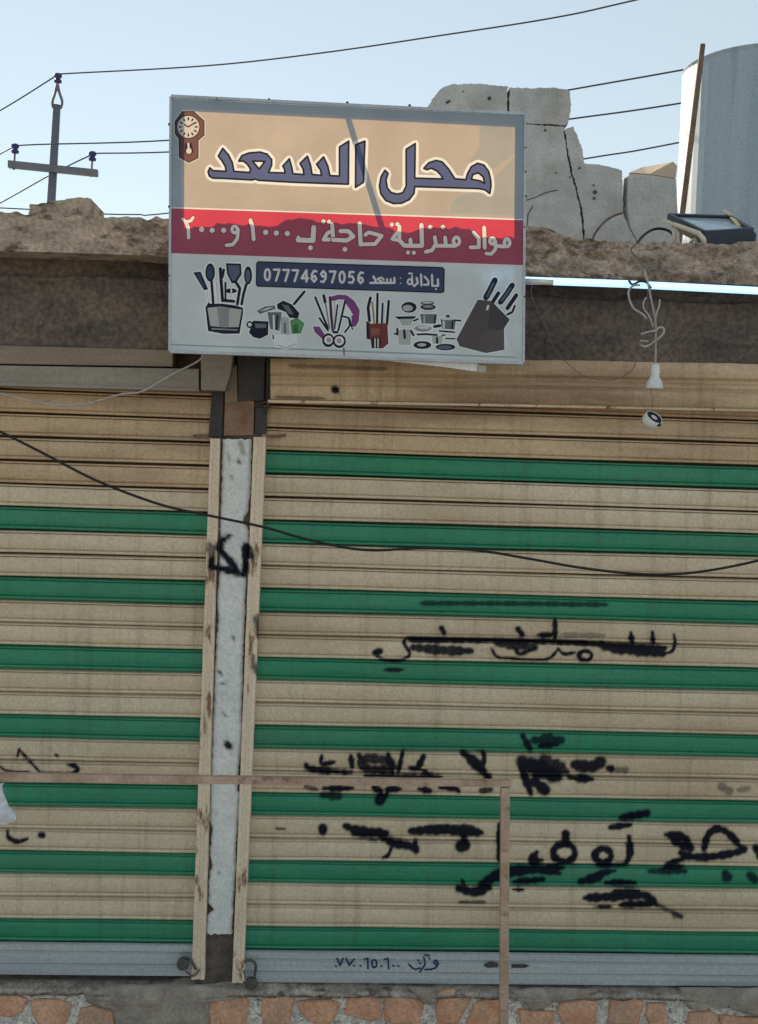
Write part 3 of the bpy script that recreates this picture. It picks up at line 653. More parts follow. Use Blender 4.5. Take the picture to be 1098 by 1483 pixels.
# tagline
gp = 'tagline_lettering'
def tl(ox, s_, *args):
    for pts, r in args:
        q = zc(ox, 300, 4.392, pts); stroke(q, (r*1.2+6)/4.392, 'maroon', gp)
    for pts, r in args:
        q = zc(ox, 300, 4.392, pts); stroke(q, r*1.2/4.392, 'text', gp)
tl(250, 0, ([(66, 75), (80, 92), (115, 88), (130, 66)], 8), ([(82, 90), (100, 130), (102, 195)], 9), ([(185, 142)], 15), ([(252, 147)], 15), ([(325, 147)], 15),
   (ring(395, 142, 18, 22, 8), 8), ([(416, 140), (412, 200), (382, 238), (342, 242)], 9), ([(495, 82), (510, 130), (516, 205)], 10), ([(592, 160)], 15), ([(660, 164)], 15), ([(730, 167)], 15),
   ([(898, 128), (893, 212), (797, 208)], 13), ([(800, 190), (797, 210)], 9), ([(877, 258)], 14),
   ([(960, 90)], 12), ([(995, 92)], 12), ([(1015, 108), (1022, 205), (960, 207), (985, 165), (1012, 152)], 10))
tl(500, 0, ([(-78, 207), (10, 212), (52, 186), (20, 152), (-30, 152)], 11), ([(-2, 268)], 14), ([(92, 102), (98, 238)], 11), ([(98, 236), (190, 234), (232, 182), (150, 160), (128, 176)], 10),
   ([(297, 110)], 12), ([(332, 108)], 12), ([(345, 122), (345, 210), (300, 202), (325, 168), (344, 160)], 10), ([(345, 210), (375, 244), (485, 246)], 11), ([(415, 205), (418, 244)], 10), ([(400, 288)], 12), ([(437, 290)], 12), ([(485, 112), (489, 246)], 11),
   ([(570, 190), (577, 235), (552, 274), (512, 284)], 10), ([(577, 245), (700, 246)], 10), ([(541, 126)], 13), ([(636, 192), (640, 244)], 10), ([(622, 126)], 13), (ring(708, 216, 20, 26, 8), 9),
   ([(816, 160), (850, 200), (850, 255), (797, 255)], 10), ([(884, 128), (888, 258)], 10), (ring(936, 215, 16, 20, 8), 9), ([(956, 215), (956, 268), (930, 298), (897, 294)], 9), ([(956, 246), (1010, 250)], 10), (ring(1030, 226, 18, 26, 8), 9))
# phone plate
pp = 'phone_plate'
pl = zc(360, 370, 3.786, [(45, 42), (55, 34), (1062, 66), (1073, 76), (1071, 196), (1060, 203), (52, 168), (43, 158)])
buf(pl, 2.6, 'white', pp); paint(pl, 'plate', pp); buf(pl, 0.9, 'dark', pp)
DIG = {'0': [ring(.5, .5, .33, .44, 10)], '7': [[(.12, .08), (.85, .08), (.4, .95)]], '4': [[(.72, .95), (.72, .06), (.1, .68), (.95, .68)]], '6': [[(.8, .12), (.5, .08), (.22, .35), (.2, .7), (.5, .93), (.8, .72), (.6, .48), (.25, .58)]],
       '9': [[(.2, .88), (.5, .93), (.78, .65), (.8, .3), (.5, .07), (.2, .28), (.4, .52), (.75, .42)]], '5': [[(.8, .07), (.28, .07), (.22, .45), (.6, .4), (.82, .66), (.6, .92), (.18, .88)]]}
for k, ch in enumerate('07774697056'):
    x0 = 82+k*51.2; yo = 70+k*1.7
    for s in DIG[ch]: stroke(zc(360, 370, 3.786, [(x0+a*43, yo+c*70) for a, c in s]), 1.65, 'text', pp)
def pt(*args):
    for pts, r in args: stroke(zc(360, 370, 3.786, pts), r/3.786, 'text', pp)
pt(([(800, 122), (800, 150), (668, 150)], 6), ([(780, 128), (780, 150)], 5), ([(760, 128), (760, 150)], 5), ([(738, 148), (708, 128), (730, 120), (742, 134)], 5), ([(684, 114), (698, 136), (694, 150)], 6),
   ([(834, 124)], 4), ([(834, 152)], 4), (ring(884, 144, 12, 15, 8), 5), ([(880, 98), (897, 99)], 5), ([(896, 112), (900, 160)], 5), ([(922, 122), (928, 150), (908, 168)], 6), ([(946, 104), (948, 164)], 6),
   ([(966, 116), (986, 138), (986, 160), (962, 160)], 6), ([(1006, 106), (1008, 164)], 6), ([(1038, 130), (1040, 166), (1008, 166)], 6), ([(1028, 184)], 6))
# ---- clock picture
k1 = 'clock'
def cz(p): return zc(240, 130, 12.2, p)
ck = cz([(290, 385), (500, 385), (680, 550), (680, 800), (575, 890), (575, 1200), (410, 1285), (240, 1190), (235, 860), (170, 780), (165, 560)])
buf(ck, 1.6, 'white', k1); paint(ck, 'wood', k1); buf(ck, .7, 'woodd', k1)
paint(cz(ell(400, 655, 212, 212, 18)), 'woodd', k1); paint(cz(ell(400, 655, 196, 196, 18)), 'dial', k1)
for a in range(0, 360, 30):
    s_, c_ = math.sin(R(a)), math.cos(R(a)); stroke(cz([(400+125*s_, 655-125*c_), (400+160*s_, 655-160*c_)]), 1.1, 'woodd', k1)
stroke(cz([(330, 610), (395, 655), (510, 585)]), 1.0, 'woodd', k1)
paint(cz([(345, 940), (460, 940), (490, 1100), (410, 1160), (330, 1100)]), 'woodd', k1); paint(cz(ell(410, 1080, 50, 55, 10)), 'dial', k1); stroke(cz([(400, 950), (408, 1040)]), 1.5, 'dial', k1)
# ---- kitchenware pictures
def K(part, ox, oy, s, items, bufr=1.9):
    for kind, g_, r, col in items:
        q = zc(ox, oy, s, g_)
        if kind == 's': stroke(q, r/s+bufr, 'whitelow', part)
        else: buf(q, bufr, 'whitelow', part)
    for kind, g_, r, col in items:
        q = zc(ox, oy, s, g_)
        if kind == 's': stroke(q, r/s, col, part)
        else: paint(q, col, part)
s_, p_ = 's', 'p'
K('utensil_picture', 270, 370, 6.1, [
    (p_, [(60, 150), (125, 142), (192, 300), (155, 306)], 0, 'dark'), (p_, [(85, 165), (115, 160), (165, 280), (150, 285)], 0, 'plate'), (p_, ell(210, 150, 43, 82), 0, 'dark'), (p_, ell(208, 150, 28, 62), 0, 'plate'), (s_, [(222, 225), (237, 420)], 12, 'dark'), (s_, [(180, 320), (195, 410)], 5, 'gr4'),
    (s_, [(300, 115), (305, 200), (320, 400)], 14, 'dark'), (s_, [(330, 125), (318, 190)], 12, 'dark'), (s_, [(345, 240), (345, 400)], 9, 'dark'), (s_, [(268, 240), (280, 410)], 8, 'gr4'),
    (p_, [(348, 68), (482, 72), (488, 165), (440, 242), (400, 244), (360, 165)], 0, 'dark'), (p_, [(365, 85), (468, 88), (470, 160), (430, 220), (405, 222), (375, 160)], 0, 'plate2'), (s_, [(440, 240), (472, 290), (450, 430)], 13, 'dark'),
    (p_, ell(395, 312, 52, 22), 0, 'dark'), (s_, [(395, 270), (400, 400)], 7, 'gr5'), (p_, ell(545, 175, 36, 82), 0, 'dark'), (p_, ell(543, 180, 20, 58), 0, 'plate2'), (s_, [(530, 250), (505, 340), (488, 430)], 12, 'dark'), (s_, [(320, 395), (420, 405)], 14, 'dark'),
    (p_, [(195, 412), (210, 425), (320, 425), (440, 442), (500, 462), (502, 500), (470, 690), (330, 692), (192, 668), (168, 460)], 0, 'dark'), (p_, [(186, 462), (300, 450), (490, 478), (462, 632), (330, 634), (212, 622)], 0, 'gr3'), (p_, [(270, 452), (380, 462), (372, 632), (290, 630)], 0, 'gr2'), (p_, [(220, 640), (455, 652), (452, 664), (222, 654)], 0, 'gr2')], 2.2)
K('pan_picture', 270, 370, 6.1, [
    (p_, [(620, 490), (690, 450), (780, 440), (790, 470), (700, 500), (650, 520)], 0, 'gr1'), (p_, [(650, 488), (720, 460), (770, 455), (700, 485)], 0, 'gr4'), (p_, [(800, 430), (855, 398), (930, 430), (1000, 510), (985, 558), (910, 548), (880, 500), (805, 470)], 0, 'dark'), (p_, [(840, 430), (900, 440), (950, 520), (910, 520)], 0, 'gr1'), (s_, [(952, 428), (1042, 320)], 12, 'dark'),
    (p_, [(590, 575), (725, 582), (722, 700), (650, 736), (592, 722), (552, 680)], 0, 'dark'), (p_, [(605, 600), (710, 605), (700, 640), (610, 640)], 0, 'gr1'), (s_, ring(560, 610, 25, 25, 8), 7, 'dark'), (p_, [(715, 500), (842, 500), (822, 665), (742, 650)], 0, 'gr1'), (s_, [(770, 530), (775, 650)], 8, 'whitelow'), (s_, [(805, 530), (795, 650)], 8, 'dark'),
    (p_, [(835, 540), (905, 550), (915, 702), (832, 692)], 0, 'gr3'), (s_, [(870, 600), (872, 680)], 10, 'gr1'), (p_, [(915, 575), (980, 550), (1045, 598), (1012, 690), (930, 692)], 0, 'green'), (p_, [(940, 620), (985, 600), (990, 680), (945, 690)], 0, 'greend'), (p_, [(745, 708), (970, 710), (965, 800), (800, 802)], 0, 'whitelow'), (s_, [(765, 705), (768, 735)], 6, 'dark'), (s_, [(800, 790), (880, 815), (970, 780)], 5, 'gr3')], 1.4)
K('brush_picture', 430, 410, 7.32, [
    (s_, [(380, 165), (440, 147), (520, 152), (590, 205), (640, 290), (632, 395), (605, 440)], 26, 'purple'), (s_, [(520, 180), (600, 300), (600, 420)], 20, 'purple'), (p_, [(540, 250), (600, 340), (490, 330)], 0, 'whitelow'), (s_, [(195, 150), (330, 480)], 12, 'dark'), (s_, [(240, 370), (330, 500)], 11, 'dark'), (s_, [(280, 130), (310, 250), (345, 480)], 10, 'gr2'), (s_, [(285, 130), (300, 200)], 16, 'woodd'), (s_, [(352, 150), (365, 350), (382, 500)], 15, 'purpled'), (s_, [(400, 200), (400, 480)], 12, 'gr4'), (s_, [(432, 230), (400, 480)], 9, 'dark'), (s_, [(512, 190), (440, 500)], 11, 'dark'),
    (s_, [(490, 352), (550, 368), (562, 450), (510, 520)], 10, 'dark'), (s_, [(560, 380), (590, 490)], 8, 'dark'), (p_, [(170, 460), (240, 460), (292, 540), (270, 592), (190, 520)], 0, 'purple'), (s_, [(390, 520), (430, 520)], 14, 'dark'), (p_, ell(332, 605, 66, 75), 0, 'dark'), (p_, ell(450, 615, 72, 74), 0, 'dark'), (p_, ell(335, 602, 46, 48), 0, 'whitelow'), (p_, ell(450, 612, 50, 50), 0, 'whitelow'), (p_, ell(340, 602, 26, 28), 0, 'pink'), (p_, ell(448, 612, 28, 28), 0, 'pink')], 1.5)
K('knife_picture', 430, 410, 7.32, [
    (s_, [(780, 155), (755, 260), (770, 400)], 16, 'dark'), (s_, [(800, 200), (822, 440)], 10, 'tan'), (s_, [(855, 112), (850, 480)], 13, 'dark'), (s_, [(878, 290), (872, 470)], 9, 'whitelow'), (s_, [(910, 215), (900, 440)], 11, 'dark'), (s_, [(930, 240), (920, 430)], 7, 'gr4'), (s_, [(975, 190), (955, 440)], 14, 'dark'),
    (p_, [(735, 398), (785, 430), (960, 425), (972, 640), (912, 692), (792, 690), (782, 600), (738, 590)], 0, 'brick'), (p_, [(735, 398), (765, 420), (772, 595), (738, 590)], 0, 'woodd'), (p_, [(785, 480), (880, 480), (870, 550), (790, 560)], 0, 'brick2'), (p_, [(795, 580), (890, 575), (885, 690), (795, 690)], 0, 'dark'), (s_, [(828, 590), (830, 680)], 8, 'gr4'), (s_, [(862, 590), (862, 680)], 8, 'gr4')], 1.5)
K('pot_picture', 560, 390, 5.49, [
    (p_, ell(178, 302, 62, 44), 0, 'dark'), (p_, ell(168, 308, 42, 26), 0, 'gr3'), (p_, ell(325, 268, 58, 18), 0, 'gr1'), (p_, ell(322, 264, 38, 8), 0, 'gr4'), (p_, ell(330, 300, 62, 24), 0, 'dark'), (p_, ell(330, 296, 44, 12), 0, 'gr2'), (p_, ell(332, 335, 62, 14), 0, 'gr4'), (p_, [(265, 355), (402, 355), (392, 432), (280, 432)], 0, 'gr1'), (s_, [(300, 370), (300, 425)], 7, 'gr3'), (s_, [(385, 370), (380, 425)], 6, 'dark'),
    (p_, [(62, 375), (235, 372), (222, 392), (95, 398)], 0, 'dark'), (p_, [(98, 395), (212, 392), (192, 445), (122, 448)], 0, 'gr3'), (s_, [(215, 410), (250, 395)], 7, 'dark'), (p_, [(428, 395), (552, 398), (540, 480), (440, 472)], 0, 'gr1'), (s_, [(455, 415), (455, 465)], 9, 'gr4'), (s_, [(525, 410), (520, 470)], 7, 'dark'), (p_, ell(488, 392, 62, 12), 0, 'gr4'), (s_, [(540, 405), (588, 408)], 7, 'dark'), (s_, [(480, 372), (495, 372)], 10, 'dark'),
    (p_, [(85, 480), (202, 478), (190, 600), (98, 602)], 0, 'gr3'), (s_, [(62, 515), (90, 505)], 7, 'dark'), (s_, [(85, 470), (85, 520)], 8, 'dark'), (s_, [(140, 485), (145, 545)], 10, 'dark'), (s_, [(195, 490), (215, 525)], 9, 'dark'), (p_, ell(290, 470, 70, 26), 0, 'gr2'), (p_, ell(295, 462, 50, 14), 0, 'gr4'), (s_, [(245, 518), (310, 515), (400, 522)], 8, 'dark'), (s_, [(380, 455), (425, 448)], 12, 'dark'), (s_, [(420, 490), (540, 500)], 7, 'dark'), (p_, [(358, 530), (448, 528), (440, 590), (368, 592)], 0, 'gr3'), (s_, [(400, 545), (402, 585)], 9, 'dark'), (s_, [(440, 525), (465, 522)], 6, 'dark'), (s_, [(470, 550), (550, 552)], 6, 'dark'),
    (p_, ell(285, 602, 72, 32), 0, 'dark'), (p_, ell(280, 600, 36, 14), 0, 'gr3'), (p_, ell(468, 618, 80, 27), 0, 'dark'), (p_, ell(462, 620, 58, 16), 0, 'plate2')], 1.3)
K('knife_block_picture', 560, 390, 5.49, [
    (s_, [(862, 85), (825, 160), (790, 225)], 24, 'dark'), (s_, [(1000, 125), (955, 195), (905, 262)], 22, 'dark'), (s_, [(890, 188), (812, 310)], 15, 'dark'), (s_, [(1032, 205), (960, 310)], 16, 'dark'), (s_, [(1020, 290), (1000, 340), (960, 360)], 9, 'dark'), (s_, [(850, 110), (800, 215)], 8, 'plate2'), (s_, [(985, 150), (915, 250)], 8, 'plate2'),
    (p_, [(725, 240), (835, 252), (980, 400), (935, 460), (937, 640), (790, 666), (580, 612), (555, 556)], 0, 'block'), (p_, [(835, 252), (980, 400), (935, 470), (900, 490), (800, 470), (820, 340)], 0, 'blockd'), (p_, [(780, 500), (930, 480), (935, 640), (770, 655), (720, 610)], 0, 'block2'), (s_, [(800, 318), (808, 290)], 8, 'whitelow')], 1.6)
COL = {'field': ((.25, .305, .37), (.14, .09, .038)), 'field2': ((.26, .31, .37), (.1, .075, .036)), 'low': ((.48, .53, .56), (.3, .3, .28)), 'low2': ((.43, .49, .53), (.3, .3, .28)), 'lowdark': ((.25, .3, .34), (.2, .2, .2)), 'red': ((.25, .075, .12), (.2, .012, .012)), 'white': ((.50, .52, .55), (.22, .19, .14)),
       'whitelow': ((.58, .62, .65), (.35, .35, .34)), 'text': ((.54, .54, .57), (.2, .165, .11)), 'maroon': ((.15, .04, .07), (.16, .01, .01)), 'navy': ((.075, .1, .22), (.03, .03, .04)), 'dark': ((.022, .024, .04), (.005, .005, .005)), 'plate': ((.05, .065, .125), (.01, .01, .02)), 'plate2': ((.1, .125, .19), (.01, .01, .01)),
       'wood': ((.06, .05, .07), (.06, .025, .015)), 'woodd': ((.03, .025, .035), (.01, .006, .005)), 'dial': ((.35, .38, .45), (.18, .14, .08)), 'gr1': ((.13, .15, .17), (.02, .02, .02)), 'gr2': ((.22, .24, .26), (.03, .03, .03)), 'gr3': ((.36, .38, .38), (.05, .05, .05)), 'gr4': ((.5, .51, .5), (.1, .1, .1)), 'gr5': ((.6, .6, .58), (.1, .1, .1)),
       'green': ((.1, .26, .12), (.02, .06, .02)), 'greend': ((.05, .14, .08), (.01, .03, .01)), 'purple': ((.17, .065, .19), (.03, .01, .03)), 'purpled': ((.07, .035, .09), (.01, .01, .01)), 'pink': ((.42, .28, .32), (.05, .03, .03)), 'tan': ((.3, .2, .14), (.03, .02, .01)), 'brick': ((.15, .05, .05), (.02, .01, .01)), 'brick2': ((.24, .1, .09), (.02, .01, .01)), 'block': ((.09, .08, .085), (.01, .01, .01)), 'block2': ((.1, .09, .093), (.01, .01, .01)), 'blockd': ((.065, .06, .068), (.01, .01, .01))}
SM = {k: vinyl('banner print '+k, *v) for k, v in COL.items()}  # field2 is the cast shadow painted in as a greyer tone
def print_sign():
    verts = []; faces = []
    for poly, c_, pt_ in LAY:
        o = len(verts); area = sum(a[0]*c[1]-c[0]*a[1] for a, c in zip(poly, poly[1:]+poly[:1]))
        pl_ = poly if area > 0 else poly[::-1]
        verts += [Vector(p) for p in pl_]; faces.append(list(range(o, o+len(pl_))))
    V, E_, Fc, ov, oe, of = delaunay_2d_cdt(verts, [], faces, 1, 0.01)
    W = [P(v.x, v.y, SY) for v in V]
    byp = {}
    for fc, src in zip(Fc, of):
        if not src: continue
        c_, pt_ = LAY[max(src)][1], LAY[max(src)][2]
        byp.setdefault(pt_, []).append((fc, c_))
    lab = {'clock': 'printed picture of a pendulum wall clock', 'utensil_picture': 'printed picture of utensils in a tub', 'pan_picture': 'printed picture of pans with a bunch of greens', 'brush_picture': 'printed picture of purple brushes and two cups', 'knife_picture': 'printed picture of knives in a red holder',
           'pot_picture': 'printed picture of a steel pot set', 'knife_block_picture': 'printed picture of a dark knife block'}
    for pt_, fl in byp.items():
        m = MB(); cols = sorted({c for _, c in fl}); remap = {}
        for fc, c_ in fl:
            ids = []
            for i in fc:
                if i not in remap: remap[i] = len(m.v); m.v.append(tuple(W[i]))
                ids.append(remap[i])
            m.f.append(tuple(ids)); m.m.append(cols.index(c_))
        o = m.build('clock_picture' if pt_ == 'clock' else pt_, [SM[c] for c in cols], sign)
        if pt_ in lab: o['label'] = lab[pt_]
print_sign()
# frame: square tubes behind the print, thin rim round it
def quadbar(a, c, inset, w_, Y0, dep, mb, mi=0):
    """bar along px edge a->c, its outer side `inset` metres inside the edge, w_ wide towards the sign centre"""
    cen = P(503, 335, SY); p, q = P(*a, SY), P(*c, SY); d = (q-p).normalized(); n = Vector((-d.z, 0, d.x))
    if n.dot(cen-p) < 0: n = -n
    vv = [p+n*inset, q+n*inset, q+n*(inset+w_), p+n*(inset+w_)]
    mb.prism([Vector((x.x, Y0, x.z)) for x in vv], dep, mi)
m = MB()
for a, c in ((TL, TR), (BL, BR_)): quadbar(a, c, 0.0, 0.042, SY+0.003, 0.02, m)
for a, c in ((TL, BL), (TR, BR_)): quadbar(a, c, 0.0, 0.04, SY+0.003, 0.022, m)
fr = m.build('frame', mAlu, sign)
m = MB()
for a, c in ((TL, TR), (BL, BR_)): quadbar(a, c, -0.008, 0.011, SY-0.004, 0.04, m)
for a, c in ((TL, BL), (TR, BR_)): quadbar(a, c, -0.007, 0.0095, SY-0.003, 0.04, m)
m.build('rim', mAlu, fr)
m = MB()                                               # folded vinyl along the wavy top
tw = [(250, 137), (275, 140), (300, 143.5), (312, 146), (350, 146), (389, 146), (430, 150), (503, 152), (540, 153), (593, 155), (660, 159), (757, 163)]
m.pxprism(tw+[(757, 167), (593, 160), (430, 152.5), (250, 143)], SY-0.001, 0.012); m.build('top_fold', mAlu, fr)
m = MB()
for x, y in ((246, 181), (760, 215), (761, 285), (760, 250), (759, 330), (759, 430), (314, 144), (390, 145.5), (503, 150), (593, 154), (246, 300), (245.5, 400)):
    m = MB(); m.lathe(P(x, y, SY+.012), (0, -1, 0), [(0, .006), (.012, .006), (.016, .003)], 8); m.build('screw', mDark, fr)
for a_, c_, r_ in ((P(496, 160, -0.34), P(524, 338, -0.16), .012), (P(262, 500, -0.34), P(262, 470, -0.09), .014), (P(735, 515, -0.34), P(735, 480, -0.09), .014), (P(300, 395, -0.35), P(300, 395, -0.2), .014), (P(730, 405, -0.35), P(730, 408, -0.2), .014)):
    m = MB(); m.tube([a_, c_], r_, 8); m.build('bracket', mDark, sign)
m = MB(); m.pxprism([(524, 518.5), (640, 522), (692, 526), (690, 538), (640, 531)], -0.36, 0.004, 0); m.pxprism([(688, 528), (705, 530), (703, 539.5), (686, 538)], -0.358, 0.004, 1)
tag(m.build('trim_strip', [mWhite, mCord]), 'white plastic trim strip hanging loose below the shop sign', 'trim strip')

# ================================================================== TUBE LIGHT
t = thing('tube_light', 'long bluish white lit tube running under the concrete slab edge', 'light', P(930, 412, -0.33))
ty = [(700, 402.5), (760, 406), (900, 411), (1098, 421), (1400, 437)]
m = MB(); m.tube([P(x, y, -0.33) for x, y in ty], 0.015, 12); m.build('tube', mTube, t, smooth=True)
m = MB(); m.pxprism([(700, 396), (760, 400), (1098, 413), (1400, 428), (1400, 433), (1098, 417.5), (760, 403), (700, 399.5)], -0.315, 0.03); m.build('holder', mLampBody, t)
m = MB(); m.tube([P(757, 406.5, -0.335), P(801, 408.5, -0.335)], 0.0125, 12); m.build('end_cap', mWhite, t, smooth=True)

# ================================================================== HANGING LAMP
t = thing('lamp_holder', 'white bell shaped lamp holder hanging on a knotted cord under the beam', 'lamp', P(948, 562, -0.36))
def c4(l): return zc(880, 390, 6.183, l)
def Y3(l, Y): return [(x, y, Y) for x, y in c4(l)]
m = MB(); c0 = P(949.5, 528, -0.36)
m.lathe(c0+Vector((0, 0, .004)), (0, 0, -1), [(0, .008), (.004, .0185), (.055, .0185), (.060, .022), (.072, .03), (.09, .034), (.099, .035), (.103, .033), (.098, .03), (.07, .022)], 24)
m.build('lamp_shade', mWhite, t, smooth=True)
m = MB()
m.tube(pxpath(Y3([(330, 0), (345, 60), (368, 150), (385, 240), (412, 370), (430, 480), (432, 640), (430, 860)], -0.36)), 0.0042)
m.tube(pxpath(Y3([(345, 445), (330, 415), (300, 392), (235, 350), (198, 275), (188, 200), (225, 150), (290, 140)], -0.365)), 0.0045)
m.tube(pxpath(Y3([(300, 582), (360, 562), (440, 545)], -0.372)), 0.0042); m.tube(pxpath(Y3([(425, 645), (478, 600), (508, 555), (492, 522), (455, 525), (432, 560)], -0.37)), 0.0045)
m.tube(pxpath(Y3([(290, 640), (330, 642), (365, 645)], -0.368)), 0.0042); m.tube(pxpath(Y3([(295, 680), (340, 690), (385, 672), (425, 640)], -0.375)), 0.0045)
m.tube(pxpath(Y3([(345, 250), (320, 310), (330, 360), (375, 420), (410, 520)], -0.37)), 0.0036); m.tube(pxpath(Y3([(470, 270), (460, 340), (440, 390), (420, 500)], -0.366)), 0.0036)
m.build('cord', mCord, t, smooth=True)
m = MB(); m.tube(pxpath(Y3([(190, 100), (225, 135), (290, 108), (350, 118), (392, 170)], -0.352)), 0.0045); m.build('dark_loop', mBlack, t, smooth=True)
t = thing('bulb_socket', 'white round socket with black opening dangling on a hair thin wire', 'socket', P(944, 608, -0.36))
m = MB(); ax = Vector((0.35, -0.62, 0.72)).normalized(); o0 = P(943.5, 610, -0.36)-ax*.026
m.lathe(o0, ax, [(0, .012), (.004, .026), (.014, .037), (.03, .0405), (.048, .038), (.051, .036), (.047, .034)], 26); m.build('shell', mWhite, t, smooth=True)
m = MB(); m.lathe(o0+ax*.043, ax, [(0, .033), (.006, .033), (.006, .015), (.002, .0145)], 24); m.build('insert', mBlack, t)
m = MB(); m.tube([o0+ax*.049+Vector((.012, -.012, -.02)), o0+ax*.03+Vector((.022, -.03, -.022))], .009, 8); m.build('contact', mBlack, t)
m = MB(); m.tube(pxpath(Y3([(432, 1040), (385, 1090), (408, 1140), (400, 1215), (402, 1290)], -0.362)), 0.0014, 5); m.build('wire', mGreyWire, t)

# ================================================================== LOOSE WIRES
def wire(name, label, pts, Y, r, mat, cat='wire', group=None, n=8):
    m = MB(); m.tube(pxpath(pts, Y, n), r, 8); return tag(m.build(name, mat, smooth=True), label, cat, group)
wire('cable', 'thick black cable sagging across both shutters and the pillar', [(-420, 452), (-200, 538), (-60, 597), (0, 625), (60, 655), (140, 696), (230, 730), (300, 746), (380, 763), (440, 780), (500, 793), (545, 797), (610, 794), (690, 797), (760, 808), (840, 822), (920, 831), (985, 831), (1040, 824), (1098, 812), (1180, 792), (1330, 748)], -0.5, 0.0052, mBlack, 'cable')
wire('cord', 'pale frayed cord looping from the zinc box across left shutter', [(-60, 562), (0, 570), (58, 583), (113, 587), (175, 571), (205, 567), (248, 543), (288, 522), (298, 505)], -0.2, 0.0042, mCord, 'cord')
wire('wire', 'thin grey wire drooping in a loop over the hood and brown beam', zc(740, 300, 3.067, [(95, 340), (90, 380), (105, 430), (150, 520), (200, 640), (260, 700), (330, 752), (430, 768), (500, 750), (545, 712), (570, 640), (600, 480), (610, 360)]), -0.3, 0.0018, mGreyWire)
wire('wire', 'short thin wire slanting across the brown beam beside the sign', zc(740, 300, 3.067, [(325, 640), (360, 600), (410, 540), (470, 460), (530, 432), (575, 440)]), -0.16, 0.0018, mGreyWire)
wire('wire', 'thin dark wire trailing down over the rough slab edge', [(905, 300), (910, 325), (922, 350), (914, 362), (928, 380), (936, 400), (935, 412)], -0.33, 0.003, mGreyWire)

# ================================================================== STALL FRAME and bag
t = thing('stall_frame', 'thin pinkish wooden frame of one rail and one upright before the shutters', 'frame', P(731, 1483, -0.75))
Yf = -0.7
m = MB(); m.prism([P(-420, 1111, Yf), P(0, 1121, Yf), P(741, 1131.5, Yf), P(741, 1140, Yf), P(0, 1133, Yf), P(-420, 1123, Yf)], 0.03); m.build('rail', mWood, t, bevel=0.002)
m = MB(); a, c = P(732.5, 1141, Yf), P(730.5, 1483, Yf); d = (c-a)/(c.z-a.z); base = a+d*(0.1-a.z)
m.prism([a+Vector((-.0165, 0, -.001)), a+Vector((.0165, 0, -.001)), base+Vector((.0165, 0, 0)), base+Vector((-.0165, 0, 0))], 0.03)
m.build('leg', mWood, t, bevel=0.002)
xb = P(-400, 1120, Yf); m = MB(); m.box(xb.x-.0165, xb.x+.0165, Yf+.032, Yf+.062, 0.1, xb.z+.02); m.build('leg', mWood, t, bevel=0.002)
m = MB(); v = []; f = []
outl = [(1133, -40, 6), (1140, -40, 2.5), (1150, -40, 5), (1158, -42, 9), (1166, -44, 12), (1172, -45, 19), (1180, -46, 23.5), (1188, -45, 24), (1191, -40, 20)]
for i, (y, a, c) in enumerate(outl):
    for k in range(13):
        s = k/12; x = a+(c-a)*s; p = P(x, y+2*math.sin(k*1.3+i), Yf-.012); v.append((p.x, p.y-.03*math.sin(math.pi*s)*min(1, i/3)-.012*noise.noise(Vector((k*.7, i*.6, 2))), p.z))
nn = len(v)
v += [(x, 2*(Yf-.012)-y+0.004, z) for x, y, z in v]
for i in range(len(outl)-1):
    for k in range(12):
        f.append((i*13+k, i*13+k+1, (i+1)*13+k+1, (i+1)*13+k)); f.append((nn+i*13+k, nn+(i+1)*13+k, nn+(i+1)*13+k+1, nn+i*13+k+1))
m.add(v, f); tag(m.build('plastic_bag', mBag, smooth=True), 'crumpled white plastic bag hanging from the wooden rail', 'bag')

# ================================================================== ON THE ROOF
def broken(mb, pts, Y, dep, seed, amp=1.0, mi=0):
    dn = []
    for (a, c), (d, e) in zip(pts, pts[1:]+pts[:1]):
        L_ = math.hypot(d-a, e-c); n = max(2, int(L_/2))
        for k in range(n):
            t = k/n; x, y = a+(d-a)*t, c+(e-c)*t
            dn.append((x+amp*noise.noise(Vector((x*.13, y*.13, seed)))+.9*amp*noise.noise(Vector((x*.5, y*.5, seed))), y+amp*noise.noise(Vector((x*.13, y*.13, seed+9)))+.9*amp*noise.noise(Vector((x*.5, y*.5, seed+9)))))
    mb.pxprism(dn, Y, dep, mi)
t = thing('broken_wall', 'tall grey broken concrete wall split by cracks behind the shop sign', 'wall', P(740, 360, 1.2))
WY = 1.2
ch = [[(560, 176), (600, 174), (617, 159), (628, 142), (640, 127), (655, 122), (690, 121), (735.5, 125), (735, 150), (734, 176)],
      [(738.5, 126), (770, 128), (800, 126), (825, 131), (827, 150), (826, 168), (822, 181), (737.5, 177)],
      [(560, 178.5), (734, 179), (820, 183.5), (816, 187), (819, 205), (821, 222), (826, 250), (834, 275), (840, 300), (843, 325), (845, 372), (560, 372)],
      [(818.5, 187), (831, 182), (836, 196), (843, 215), (847, 236), (880, 240), (901, 247), (902, 290), (906, 330), (907, 372), (849, 372), (846, 325), (843, 300), (836, 272), (829, 250), (824, 222), (821, 205)]]
for i, c in enumerate(ch):
    m = MB(); broken(m, c, WY, 0.12, i*3.1, 1.3); m.build('wall_chunk', mBlock, t)
m = MB(); m.pxprism([(620, 165), (645, 132), (815, 135), (815, 200), (838, 245), (894, 252), (896, 370), (560, 370), (560, 200)], WY+.1, .05); m.build('crack_shade_backing', mDark, t)  # added dark backing sheet that stands in for shade inside the cracks
m = MB()
